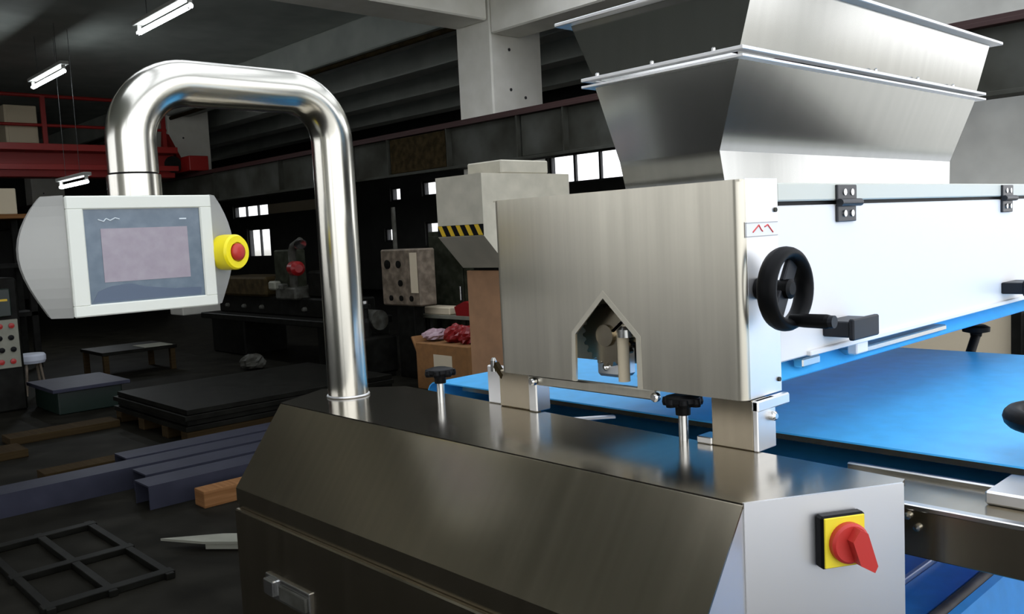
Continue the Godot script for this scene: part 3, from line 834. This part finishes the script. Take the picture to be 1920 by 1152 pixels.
# ---------------------------------------------------------------- pendant arm and operator panel
func pendant() -> void:
	var bx := -2.285
	var zr := -1.434
	var zl := -0.848
	var yt := 1.93
	var t := thing("pendant_arm", "thick polished steel pipe bent over to carry the operator panel", "pipe arm", Vector3(bx, 1.03, zr))
	var path := []
	path.append(Vector3(bx, 1.03, zr))
	path.append(Vector3(bx, 1.4, zr))
	var rb := 0.14
	for k in 13:
		var a := PI / 2 * k / 12.0
		path.append(Vector3(bx, yt - rb + sin(a) * rb, zr + rb - cos(a) * rb))
	var rl := 0.155
	for k in 13:
		var a := PI / 2 * k / 12.0
		path.append(Vector3(bx, yt - rl + cos(a) * rl, zl - rl + sin(a) * rl))
	path.append(Vector3(bx, 1.695, zl))
	part("pipe", MB.new().tube(path, 0.0605, 40), M.steel_pipe, t)
	part("joint_ring", MB.new().cyl(Vector3(bx, 1.689, zl), Vector3(bx, 1.696, zl), 0.0575, 32), M.black, t)
	part("neck", MB.new().cyl(Vector3(bx, 1.636, zl), Vector3(bx, 1.690, zl), 0.0645, 36), M.steel_pipe, t)
	part("base_weld", MB.new().torus(Vector3(bx, 1.033, zr), Vector3.UP, 0.0605, 0.005, 0.004, 36, 8), M.steel_satin, t)
	# operator panel facing +X
	var xf := -2.20
	var p := thing("operator_panel", "grey operator panel with touch screen and yellow emergency stop hanging from the pipe", "control panel", Vector3(xf, 1.35, -0.83))
	var zc := -0.83
	# housing: wide box with swept-back wings
	var body := MB.new()
	body.span(Vector3(xf - 0.13, 1.352, -1.0), Vector3(xf - 0.005, 1.632, -0.655), 0.004)
	part("housing", body, M.wing, p)
	for sd in [1.0, -1.0]:
		var zi := -0.652 if sd > 0 else -1.002
		var outl := []
		for k in 13:
			var f := k / 12.0
			var y: float = lerp(1.636, 1.350, f)
			var bul := 0.036 + 0.052 * sin(PI * pow(f, 0.9))
			outl.append(Vector3(xf - 0.035 - bul * 0.35, y, zi + sd * bul))
		var wmb := MB.new()
		for k in 12:
			var a: Vector3 = outl[k]
			var b: Vector3 = outl[k + 1]
			var a0 := Vector3(xf - 0.002, a.y, zi)
			var b0 := Vector3(xf - 0.002, b.y, zi)
			var ab := a + Vector3(-0.10, 0, -sd * 0.02)
			var bb := b + Vector3(-0.10, 0, -sd * 0.02)
			wmb.face([a0, b0, b, a], Vector3(1, 0, sd))
			wmb.face([a, b, bb, ab], Vector3(-0.2, 0, sd))
		wmb.face([Vector3(xf - 0.002, outl[0].y, zi), outl[0], outl[0] + Vector3(-0.10, 0, -sd * 0.02), Vector3(xf - 0.13, outl[0].y, zi)], Vector3.UP)
		wmb.face([Vector3(xf - 0.002, outl[12].y, zi), outl[12], outl[12] + Vector3(-0.10, 0, -sd * 0.02), Vector3(xf - 0.13, outl[12].y, zi)], Vector3.DOWN)
		part("wing", wmb, M.wing, p)
	# bezel frame
	var bz := MB.new()
	var z0 := -0.652
	var z1 := -1.002
	var y0 := 1.350
	var y1 := 1.634
	var sz0 := -0.690
	var sz1 := -0.970
	var sy0 := 1.378
	var sy1 := 1.602
	bz.span(Vector3(xf - 0.004, sy1, z1), Vector3(xf + 0.010, y1, z0), 0.003)
	bz.span(Vector3(xf - 0.004, y0, z1), Vector3(xf + 0.010, sy0, z0), 0.003)
	bz.span(Vector3(xf - 0.004, sy0 - 0.003, sz0), Vector3(xf + 0.010, sy1 + 0.003, z0), 0.003)
	bz.span(Vector3(xf - 0.004, sy0 - 0.003, z1), Vector3(xf + 0.010, sy1 + 0.003, sz1), 0.003)
	part("bezel", bz, M.bezel, p, "light grey bezel")
	var sc := part("screen", MB.new().span(Vector3(xf - 0.003, sy0 - 0.002, sz1 - 0.002), Vector3(xf + 0.004, sy1 + 0.002, sz0 + 0.002), 0.001), M.screen_glass, p, "slate touch screen")
	part("display", MB.new().span(Vector3(xf + 0.003, 1.428, -0.936), Vector3(xf + 0.0052, 1.556, -0.726), 0.0), M.lcd, sc, "dull lavender display area")
	# worn film along the lower border of the screen
	var film := PackedVector2Array([Vector2(0.005, 0.004), Vector2(0.27, 0.004), Vector2(0.272, 0.022), Vector2(0.2, 0.024), Vector2(0.13, 0.034), Vector2(0.095, 0.044), Vector2(0.05, 0.040), Vector2(0.02, 0.030)])
	part("screen_film", MB.new().prism(film, Vector3(xf + 0.004, sy0, sz0), Vector3(0, 0, -1), Vector3(0, 1, 0), Vector3(1, 0, 0), 0.0008), M.screen_smear, sc, "dark worn film")
	var lg := MB.new()
	var lp := [[-0.722, 1.578], [-0.735, 1.573], [-0.741, 1.580], [-0.750, 1.575], [-0.762, 1.581], [-0.772, 1.578]]
	for i in lp.size() - 1: lg.tube([Vector3(xf + 0.0045, lp[i][1], lp[i][0]), Vector3(xf + 0.0045, lp[i + 1][1], lp[i + 1][0])], 0.0014, 6)
	part("screen_mark", lg, M.print_pale, sc)
	part("screen_mark", MB.new().span(Vector3(xf + 0.004, 1.574, -0.936), Vector3(xf + 0.0048, 1.577, -0.918), 0.0), M.print_pale, sc)
	# emergency stop on the right wing
	var eo := Vector3(xf - 0.022, 1.484, -1.038)
	var ea := Vector3(0.93, 0, -0.37).normalized()
	var es := part("emergency_stop", MB.new().lathe(eo, ea, [Vector2(0, 0), Vector2(0.046, 0.0), Vector2(0.047, 0.01), Vector2(0.046, 0.046), Vector2(0.042, 0.052), Vector2(0.026, 0.052), Vector2(0.025, 0.045), Vector2(0, 0.045)], 36), M.yellow, p, "yellow emergency stop collar")
	part("stop_button", MB.new().lathe(eo + ea * 0.045, ea, [Vector2(0.0, 0.0), Vector2(0.022, 0.0), Vector2(0.023, 0.008), Vector2(0.021, 0.014), Vector2(0.012, 0.018), Vector2(0, 0.019)], 28, true), M.red, es, "red push button")

func background() -> void:
	crane()
	# C-frame press
	var t := thing("frame_press", "cream C-frame press with black and yellow hazard stripe", "press", Vector3(-5.25, 0, -5.2))
	var pf := PackedVector2Array([Vector2(-4.4, 1.955), Vector2(-4.4, 1.485), Vector2(-4.64, 1.23), Vector2(-5.36, 1.23), Vector2(-5.36, 1.955)])
	part("head", MB.new().prism(pf, Vector3(-5.535, 0, 0), Vector3(0, 0, 1), Vector3(0, 1, 0), Vector3(1, 0, 0), 0.55), M.mach_white, t)
	part("crown", MB.new().span(Vector3(-5.40, 1.955, -5.14), Vector3(-5.00, 2.06, -4.62), 0.01), M.mach_white, t)
	part("throat", MB.new().span(Vector3(-5.50, 0.0, -5.3), Vector3(-5.02, 1.23, -4.72), 0.005), M.mach_dark, t)
	part("front_board", MB.new().span(Vector3(-5.53, 0.02, -4.72), Vector3(-4.99, 1.205, -4.67), 0.004), M.ply, t, "brown front board")
	var hz := part("hazard_stripe", MB.new().span(Vector3(-5.535, 1.49, -4.4), Vector3(-4.985, 1.575, -4.397), 0.0), M.black, t, "black and yellow hazard stripe")
	for i in 5:
		var x0 := -5.53 + i * 0.11
		part("stripe", MB.new().face([Vector3(x0 + 0.05, 1.492, -4.3955), Vector3(x0 + 0.10, 1.492, -4.3955), Vector3(x0 + 0.05, 1.573, -4.3955), Vector3(x0, 1.573, -4.3955)], Vector3(0, 0, 1)), M.hazard_yellow, hz)
	# carton with red bags
	t = thing("carton", "open brown cardboard carton with white label beside the press", "box", Vector3(-6.6, 0, -5.45))
	var cb := part("carton_body", MB.new().span(Vector3(-7.0, 0, -5.62), Vector3(-6.2, 0.46, -5.2), 0.006), M.carton, t)
	part("carton_label", MB.new().span(Vector3(-6.72, 0.20, -5.2), Vector3(-6.44, 0.36, -5.197), 0.0), M.paper, cb)
	part("carton_flap", MB.new().box(Vector3(-7.04, 0.44, -5.41), Vector3(0.02, 0.16, 0.4), 0.002, Basis(Vector3(0, 0, 1), 0.5)), M.carton, t)
	var rng := RandomNumberGenerator.new()
	rng.seed = 5
	var bl := ["crumpled red plastic bag on the carton, nearest its pale bag", "crumpled red plastic bag in the middle of the carton", "crumpled red plastic bag on the carton, next to the press"]
	for i in 3:
		var c := Vector3(-6.62 + i * 0.22, 0.46, -5.42)
		var b := thing("plastic_bag", bl[i], "bag", c, "red bags on the carton")
		part("bag", lump(c + Vector3(0, 0.075, 0), Vector3(0.095, 0.10, 0.14), 40 + i), M.bag_red, b)
	var pb := thing("plastic_bag", "pale pinkish plastic bag slumped over the carton's left edge", "bag", Vector3(-6.9, 0.46, -5.4))
	part("bag", lump(Vector3(-6.92, 0.52, -5.4), Vector3(0.11, 0.06, 0.15), 47), M.bag_clear, pb)
	# grey-green electrical cabinet and bench
	t = thing("electrical_cabinet", "dark green-grey electrical cabinet standing behind the carton", "cabinet", Vector3(-7.35, 0, -6.3))
	var eb := part("body", MB.new().span(Vector3(-7.80, 0.0, -6.7), Vector3(-6.6, 1.55, -6.05), 0.01), M.mach_green, t)
	part("door", MB.new().span(Vector3(-7.77, 0.08, -6.05), Vector3(-7.21, 1.50, -6.03), 0.004), M.mach_green, t)
	part("door", MB.new().span(Vector3(-7.19, 0.08, -6.05), Vector3(-6.63, 1.50, -6.03), 0.004), M.mach_green, t)
	part("handle", MB.new().span(Vector3(-7.25, 0.8, -6.03), Vector3(-7.225, 0.95, -6.0), 0.004), M.steel_bright, t)
	t = thing("workbench", "low bench with pale top in front of the green-grey cabinet", "bench", Vector3(-7.2, 0, -5.8))
	part("bench_top", MB.new().span(Vector3(-7.6, 0.63, -6.0), Vector3(-6.55, 0.67, -5.74), 0.004), M.plate_pale, t)
	for p in [[-7.55, -5.79], [-6.6, -5.79], [-7.55, -5.95], [-6.6, -5.95]]:
		part("leg", MB.new().span(Vector3(p[0] - 0.02, 0, p[1] - 0.02), Vector3(p[0] + 0.02, 0.63, p[1] + 0.02), 0.002), M.mach_dark, t)
	t = thing("parts_tray", "pale flat tray lying on the low bench", "tray", Vector3(-7.35, 0.67, -5.75))
	part("tray", MB.new().span(Vector3(-7.55, 0.67, -5.95), Vector3(-7.12, 0.75, -5.75), 0.01), M.paper, t)
	t = thing("parts_bin", "small dark red bin on the low bench next to the press", "bin", Vector3(-6.9, 0.67, -5.75))
	part("bin", MB.new().prism(PackedVector2Array([Vector2(-0.13, 0), Vector2(0.13, 0), Vector2(0.16, 0.12), Vector2(0.0, 0.15), Vector2(-0.16, 0.09)]), Vector3(-6.88, 0.67, -5.95), Vector3(1, 0, 0), Vector3(0, 1, 0), Vector3(0, 0, 1), 0.2), M.bag_red, t)
	# standing control box
	t = thing("control_box", "worn beige control box on a stand left of the green-grey cabinet", "control box", Vector3(-7.6, 0, -5.5))
	var bb := part("box_body", MB.new().span(Vector3(-7.95, 0.78, -5.72), Vector3(-7.27, 1.38, -5.5), 0.015), M.beige_box, t)
	for p in [[-7.82, 1.22, 0.05], [-7.62, 1.22, 0.04], [-7.6, 1.02, 0.035], [-7.78, 0.86, 0.03], [-7.6, 0.86, 0.03], [-7.42, 0.86, 0.03]]:
		part("gauge", MB.new().lathe(Vector3(p[0], p[1], -5.5), Vector3(0, 0, 1), [Vector2(p[2], 0), Vector2(p[2], 0.012), Vector2(0, 0.014)], 16), M.mach_dark, bb)
	part("print_strip", MB.new().span(Vector3(-7.42, 0.92, -5.5), Vector3(-7.30, 1.34, -5.496), 0.0), M.paper, bb)
	part("stand", MB.new().span(Vector3(-7.75, 0.0, -5.66), Vector3(-7.45, 0.78, -5.54), 0.004), M.mach_dark, t)
	part("mast", MB.new().cyl(Vector3(-7.80, 1.38, -5.6), Vector3(-7.80, 1.83, -5.6), 0.025, 10), M.mach_grey, t)
	# pump unit
	t = thing("pump_unit", "black pump unit with valves on the floor beside the beige control box stand", "pump", Vector3(-8.1, 0, -5.3))
	part("tank", MB.new().span(Vector3(-8.55, 0.05, -5.6), Vector3(-7.85, 0.45, -5.1), 0.02), M.mach_dark, t)
	for x in [-8.4, -8.2, -8.0]:
		var vv := part("valve", MB.new().lathe(Vector3(x, 0.45, -5.3), Vector3.UP, [Vector2(0.05, 0), Vector2(0.05, 0.16), Vector2(0.03, 0.2), Vector2(0.03, 0.3), Vector2(0.055, 0.31), Vector2(0.055, 0.35), Vector2(0, 0.36)], 14), M.mach_dark, t)
		part("valve_cap", MB.new().cyl(Vector3(x, 0.81, -5.3), Vector3(x, 0.84, -5.3), 0.03, 10), M.steel_bright, vv)
	part("motor", MB.new().cyl(Vector3(-8.5, 0.62, -5.45), Vector3(-7.95, 0.62, -5.45), 0.11, 18), M.mach_grey, t)
	for x in [-8.5, -7.9]:
		part("foot", MB.new().span(Vector3(x - 0.04, 0, -5.55), Vector3(x + 0.04, 0.05, -5.15), 0.002), M.mach_dark, t)
	# lathe
	t = thing("lathe", "long dark lathe with a red cap behind the bent pipe", "lathe", Vector3(-10.4, 0, -5.7))
	part("pedestal", MB.new().span(Vector3(-12.2, 0, -6.1), Vector3(-11.2, 0.55, -5.45), 0.02), M.mach_dark, t)
	part("pedestal", MB.new().span(Vector3(-9.3, 0, -6.1), Vector3(-8.7, 0.55, -5.45), 0.02), M.mach_dark, t)
	part("chip_pan", MB.new().span(Vector3(-12.2, 0.50, -6.15), Vector3(-8.7, 0.58, -5.30), 0.01), M.mach_dark, t)
	part("bed", MB.new().span(Vector3(-12.0, 0.58, -5.95), Vector3(-8.75, 0.82, -5.5), 0.02), M.mach_dark, t)
	part("headstock", MB.new().span(Vector3(-11.95, 0.82, -6.0), Vector3(-10.5, 1.08, -5.45), 0.03), M.rust, t)
	part("chuck", MB.new().cyl(Vector3(-10.5, 0.98, -5.72), Vector3(-10.32, 0.98, -5.72), 0.14, 24), M.mach_grey, t)
	part("column", MB.new().span(Vector3(-10.42, 0.82, -5.75), Vector3(-9.95, 1.42, -5.55), 0.02), M.mach_green, t)
	part("carriage", MB.new().span(Vector3(-10.2, 0.80, -5.9), Vector3(-9.7, 0.95, -5.42), 0.02), M.mach_grey, t)
	part("arm", MB.new().tube([Vector3(-9.85, 0.9, -5.5), Vector3(-9.85, 1.38, -5.5), Vector3(-9.80, 1.46, -5.5), Vector3(-9.62, 1.52, -5.5)], 0.05, 12), M.mach_grey, t)
	part("lamp_head", MB.new().lathe(Vector3(-9.64, 1.53, -5.5), Vector3(0.7, -0.6, 0.3), [Vector2(0.03, 0), Vector2(0.08, 0.08), Vector2(0.07, 0.085), Vector2(0, 0.06)], 16), M.steel_bright, t)
	part("tool_block", MB.new().span(Vector3(-10.30, 0.92, -5.48), Vector3(-10.12, 1.03, -5.38), 0.02), M.plate_pale, t)
	part("tool_block", MB.new().span(Vector3(-10.04, 0.92, -5.48), Vector3(-9.94, 1.0, -5.38), 0.02), M.mach_grey, t)
	part("tailstock", MB.new().span(Vector3(-9.62, 0.82, -5.85), Vector3(-8.9, 1.15, -5.55), 0.03), M.mach_dark, t)
	part("red_cap", MB.new().lathe(Vector3(-9.78, 1.19, -5.45), Vector3(1, 0, 0.2), [Vector2(0, 0), Vector2(0.05, 0), Vector2(0.09, 0.06), Vector2(0.09, 0.22), Vector2(0.05, 0.26), Vector2(0, 0.26)], 18), M.bag_red, t, "dark red cap")
	for x in [-11.7, -11.2, -10.7, -9.6, -9.1]:
		part("lever_knob", MB.new().lathe(Vector3(x, 0.68, -5.5), Vector3(0, 0, 1), [Vector2(0.03, 0), Vector2(0.03, 0.03), Vector2(0.02, 0.05), Vector2(0, 0.055)], 12), M.mach_grey, t)
	# parcels on the floor before the lathe
	t = thing("floor_casting", "small rough grey casting on the floor before the lathe", "casting", Vector3(-9.9, 0, -4.9))
	part("casting", lump(Vector3(-9.9, 0.09, -4.9), Vector3(0.16, 0.10, 0.14), 61), M.mach_grey, t)
	# machine console at the left edge
	t = thing("machine_console", "machine console with a pale push-button panel at the left edge", "console", Vector3(-9.8, 0, -1.8))
	part("body", MB.new().span(Vector3(-10.3, 0, -2.33), Vector3(-9.52, 1.30, -1.2), 0.02), M.mach_dark, t)
	var bp := part("button_panel", MB.new().span(Vector3(-9.52, 0.43, -2.30), Vector3(-9.49, 0.90, -1.3), 0.005), M.plate_pale, t, "pale button panel")
	for r in 4:
		for c in 6:
			part("button", MB.new().lathe(Vector3(-9.49, 0.84 - r * 0.115, -2.24 + c * 0.10 + (r % 2) * 0.012), Vector3(1, 0, 0), [Vector2(0.026, 0), Vector2(0.026, 0.015), Vector2(0.0, 0.02)], 10), M.crane_red if r == 0 or r == 3 else M.black, bp)
	part("cap_box", MB.new().span(Vector3(-9.52, 0.93, -2.25), Vector3(-9.46, 1.20, -1.3), 0.01), M.green_tank, t, "teal cover")
	part("print_strip", MB.new().span(Vector3(-9.46, 1.08, -2.22), Vector3(-9.457, 1.10, -1.5), 0.0), M.hazard_yellow, t)
	# stool
	t = thing("stool", "small white-seated stool next to the machine console", "stool", Vector3(-10.5, 0, -2.64))
	part("seat", MB.new().lathe(Vector3(-10.5, 0.345, -2.64), Vector3.UP, [Vector2(0, 0), Vector2(0.13, 0), Vector2(0.145, 0.03), Vector2(0.145, 0.08), Vector2(0.13, 0.10), Vector2(0, 0.105)], 24), M.stool_white, t)
	for k in 4:
		var a := TAU * (k + 0.5) / 4.0
		part("leg", MB.new().cyl(Vector3(-10.5 + cos(a) * 0.14, 0, -2.64 + sin(a) * 0.14), Vector3(-10.5 + cos(a) * 0.09, 0.35, -2.64 + sin(a) * 0.09), 0.014, 8), M.beige_box, t)
	# storage rack far left
	t = thing("storage_rack", "tall dark rack with pale tan boards at the left edge", "rack", Vector3(-13.3, 0, -3.0))
	for p in [[-13.0, -3.36], [-13.6, -3.36], [-13.0, -2.0], [-13.6, -2.0]]:
		part("upright", MB.new().span(Vector3(p[0] - 0.04, 0, p[1] - 0.04), Vector3(p[0] + 0.04, 2.0, p[1] + 0.04), 0.003), M.mach_dark, t)
	for y in [0.7, 1.35, 2.0]:
		part("shelf", MB.new().span(Vector3(-13.64, y, -3.4), Vector3(-12.96, y + 0.06, -1.96), 0.004), M.wood_pale if y > 1.9 else M.mach_dark, t)
	t = thing("storage_box", "pale tan box on the top board of the rack", "box", Vector3(-13.3, 2.06, -3.05))
	part("box_body", MB.new().span(Vector3(-13.5, 2.06, -3.28), Vector3(-13.02, 2.4, -2.6), 0.01), M.paper, t)
	# far work table
	t = thing("steel_table", "low work table with pale sheet edge under the operator panel", "table", Vector3(-11.3, 0, -4.1))
	part("table_top", MB.new().span(Vector3(-11.7, 0.27, -4.4), Vector3(-10.9, 0.31, -3.5), 0.004), M.plate_dark, t)
	part("sheet", MB.new().span(Vector3(-11.3, 0.311, -4.35), Vector3(-10.9, 0.318, -4.0), 0.001), M.plate_pale, t)
	for p in [[-11.65, -4.35], [-10.95, -4.35], [-11.65, -3.55], [-10.95, -3.55]]:
		part("leg", MB.new().span(Vector3(p[0] - 0.03, 0, p[1] - 0.03), Vector3(p[0] + 0.03, 0.27, p[1] + 0.03), 0.002), M.wood_old, t)
	# flat stack of plates
	t = thing("plate_stack", "broad flat stack of dark steel plates on pale timber ends", "plate stack", Vector3(-7.0, 0, -3.6))
	for i in 4:
		var o := 0.03 * (i % 2)
		part("plate", MB.new().span(Vector3(-8.1 + o, 0.10 + i * 0.042, -4.6), Vector3(-6.55 - o, 0.138 + i * 0.042, -2.66 - o), 0.002), M.plate_dark, t)
	for x in [-8.02, -7.5, -7.0, -6.62]:
		part("timber", MB.new().span(Vector3(x - 0.06, 0, -4.55), Vector3(x + 0.06, 0.10, -2.67), 0.004), M.wood_old, t)
	# green box with steel lid
	t = thing("green_chest", "low dark green chest with a bright steel lid edge", "chest", Vector3(-9.1, 0, -2.65))
	part("body", MB.new().span(Vector3(-9.6, 0.0, -3.0), Vector3(-8.85, 0.22, -2.42), 0.01), M.green_tank, t)
	part("lid", MB.new().span(Vector3(-9.65, 0.22, -3.06), Vector3(-8.78, 0.255, -2.36), 0.004), M.steel_stock, t)
	# steel sections on the floor
	var sx := [-6.05, -5.78, -5.5, -5.22]
	var sl := ["blue-grey steel channel farthest back in the floor row", "long blue-grey steel channel reaching towards the left edge", "blue-grey steel channel third from the back of the floor row", "blue-grey steel channel at the front of the floor row"]
	var sz := [-2.0, -1.1, -1.92, -1.83]
	for i in 4:
		t = thing("steel_channel", sl[i], "steel channel", Vector3(sx[i], 0, -2.9), "steel channels on the floor")
		var ch := PackedVector2Array([Vector2(-0.11, 0), Vector2(-0.10, 0), Vector2(-0.10, 0.13), Vector2(0.10, 0.13), Vector2(0.10, 0), Vector2(0.11, 0), Vector2(0.11, 0.14), Vector2(-0.11, 0.14)])
		part("channel", MB.new().prism(ch, Vector3(sx[i], 0.0, sz[i]), Vector3(1, 0, 0), Vector3(0, 1, 0), Vector3(0, 0, -1), 4.4 + sz[i]), M.steel_stock, t)
	# timber pieces
	var tb := [[-7.95, 0.03, -1.75, -7.88, -2.6, 0.09, M.wood_old, "long tan plank lying behind the steel channels"], [-6.42, 0.03, -1.6, -6.38, -2.2, 0.07, M.wood_old, "short dull plank just behind the steel channels"], [-4.95, 0.05, -2.05, -4.92, -2.6, 0.05, M.wood_pale, "pale orange timber offcut by the front channel"], [-7.5, 0.03, -1.2, -7.35, -1.75, 0.08, M.wood_old, "tan plank end at the left edge of the floor"]]
	for q in tb:
		t = thing("timber_plank", q[7], "plank", Vector3(q[0], 0, q[2]), "loose timber on the floor")
		part("plank", MB.new().span(Vector3(q[0] - q[5], 0, q[2]), Vector3(q[3] + q[5], q[1] * 2, q[4]), 0.003), q[6], t)
	# bent pale sheet near the cabinet
	t = thing("sheet_offcut", "thin pale sheet metal offcut on the floor left of the cabinet", "sheet metal", Vector3(-4.15, 0, -1.75))
	part("sheet", MB.new().prism(PackedVector2Array([Vector2(0, 0), Vector2(0.25, -0.05), Vector2(1.3, -0.05), Vector2(1.3, 0.09), Vector2(0.3, 0.07)]), Vector3(-4.42, 0.035, -1.62), Vector3(0.77, 0, -0.64), Vector3(-0.64, 0, -0.77), Vector3(0, 1, 0), 0.012), M.plate_pale, t)
	part("bent_edge", MB.new().box(Vector3(-3.79, 0.0215, -2.09), Vector3(1.05, 0.03, 0.006), 0.001, Basis(Vector3(0.77, 0, -0.64), Vector3.UP, Vector3(0.64, 0, 0.77))), M.plate_pale, t)
	# dark welded frame on the floor, bottom left
	t = thing("welded_frame", "dark welded steel frame lying on the floor in the lower left corner", "steel frame", Vector3(-4.3, 0, -1.2))
	for z in [-0.98, -1.23, -1.48]:
		part("bar", MB.new().span(Vector3(-5.1, 0.0, z - 0.02), Vector3(-3.95, 0.03, z + 0.02), 0.003), M.plate_dark, t)
	for x in [-5.05, -4.5, -4.0]:
		part("cross_bar", MB.new().span(Vector3(x - 0.03, 0.0, -1.51), Vector3(x + 0.03, 0.032, -0.95), 0.003), M.plate_dark, t)
	# beyond the belt on the right
	t = thing("packing_bench", "beige bench with white end beyond the far side of the belt", "bench", Vector3(-2.0, 0, -6.2))
	part("cabinet_body", MB.new().span(Vector3(-2.9, 0, -6.6), Vector3(-1.78, 0.86, -6.0), 0.01), M.paper, t)
	part("end_panel", MB.new().span(Vector3(-1.78, 0, -6.6), Vector3(-1.2, 0.86, -5.98), 0.01), M.white_panel, t)
	part("post", MB.new().span(Vector3(-1.85, 0, -5.99), Vector3(-1.79, 0.9, -5.93), 0.004), M.mach_dark, t)

func lump(c: Vector3, s: Vector3, sd: int) -> MB:
	var fn := FastNoiseLite.new()
	fn.seed = sd
	fn.frequency = 1.6
	var mb := MB.new()
	var nu := 18
	var nv := 10
	var pts := []
	for j in nv + 1:
		var row := []
		for i in nu:
			var a := TAU * i / nu
			var b := PI * j / nv
			var d := Vector3(cos(a) * sin(b), cos(b), sin(a) * sin(b))
			var f := 1.0 + 0.35 * fn.get_noise_3dv(d * 1.4)
			row.append(Vector3(c.x + d.x * s.x * f, max(c.y + d.y * s.y * f, c.y - s.y * 0.75), c.z + d.z * s.z * f))
		pts.append(row)
	for j in nv:
		for i in nu:
			var k := (i + 1) % nu
			mb.face([pts[j][i], pts[j][k], pts[j + 1][k]], (pts[j][i] + pts[j + 1][k]) / 2 - c)
			mb.face([pts[j][i], pts[j + 1][k], pts[j + 1][i]], (pts[j][i] + pts[j + 1][k]) / 2 - c)
	return mb

func crane() -> void:
	var t := thing("bridge_crane", "red overhead bridge crane with railing, upper left", "crane", Vector3(-18, 2.9, -2))
	part("bridge_girder", MB.new().span(Vector3(-18.35, 2.95, -7.5), Vector3(-17.95, 3.42, 8.6), 0.01), M.crane_red, t)
	part("walkway", MB.new().span(Vector3(-17.98, 3.40, -7.4), Vector3(-17.5, 3.52, 8.6), 0.004), M.crane_red, t)
	part("lower_chord", MB.new().span(Vector3(-17.62, 3.05, -7.4), Vector3(-17.52, 3.15, 8.6), 0.004), M.crane_red, t)
	part("top_rail", MB.new().cyl(Vector3(-18, 4.45, -7.4), Vector3(-18, 4.45, 8.6), 0.035, 8), M.crane_red, t)
	part("middle_rail", MB.new().cyl(Vector3(-18, 3.91, -7.4), Vector3(-18, 3.91, 8.6), 0.03, 8), M.crane_red, t)
	for z in [-7.35, -5.12, -2.9, -0.7, 1.5, 3.7]:
		part("railing_post", MB.new().span(Vector3(-18.03, 3.5, z - 0.04), Vector3(-17.97, 4.45, z + 0.04), 0.003), M.crane_red, t)
	var ec := part("end_carriage", MB.new().span(Vector3(-19.2, 3.06, -8.0), Vector3(-17.45, 3.36, -7.6), 0.01), M.crane_red, t)
	part("gusset", MB.new().prism(PackedVector2Array([Vector2(0, 0), Vector2(0.9, 0), Vector2(0.35, 0.55), Vector2(0.15, 0.6)]), Vector3(-18.95, 3.36, -7.7), Vector3(1, 0, 0), Vector3(0, 1, 0), Vector3(0, 0, 1), 0.08), M.crane_red, ec)
	part("motor", MB.new().cyl(Vector3(-18.6, 3.22, -7.6), Vector3(-17.9, 3.22, -7.45), 0.17, 16), M.mach_dark, ec)
	for x in [-19.0, -17.7]:
		part("wheel", MB.new().lathe(Vector3(x, 3.16, -7.92), Vector3(0, 0, 1), [Vector2(0, 0), Vector2(0.11, 0), Vector2(0.11, 0.1), Vector2(0, 0.1)], 16), M.mach_dark, ec)
	t = thing("crane_cabinet", "pale control cabinet behind the crane railing", "cabinet", Vector3(-17.8, 3.52, -4.7))
	part("body", MB.new().span(Vector3(-18.6, 3.52, -5.05), Vector3(-18.15, 4.28, -4.5), 0.01), M.paper, t)
	part("plate", MB.new().span(Vector3(-18.15, 3.6, -5.0), Vector3(-18.14, 4.2, -4.55), 0.002), M.paper, t)
	part("bracket", MB.new().span(Vector3(-18.6, 3.42, -5.05), Vector3(-18.1, 3.52, -4.5), 0.002), M.mach_dark, t)
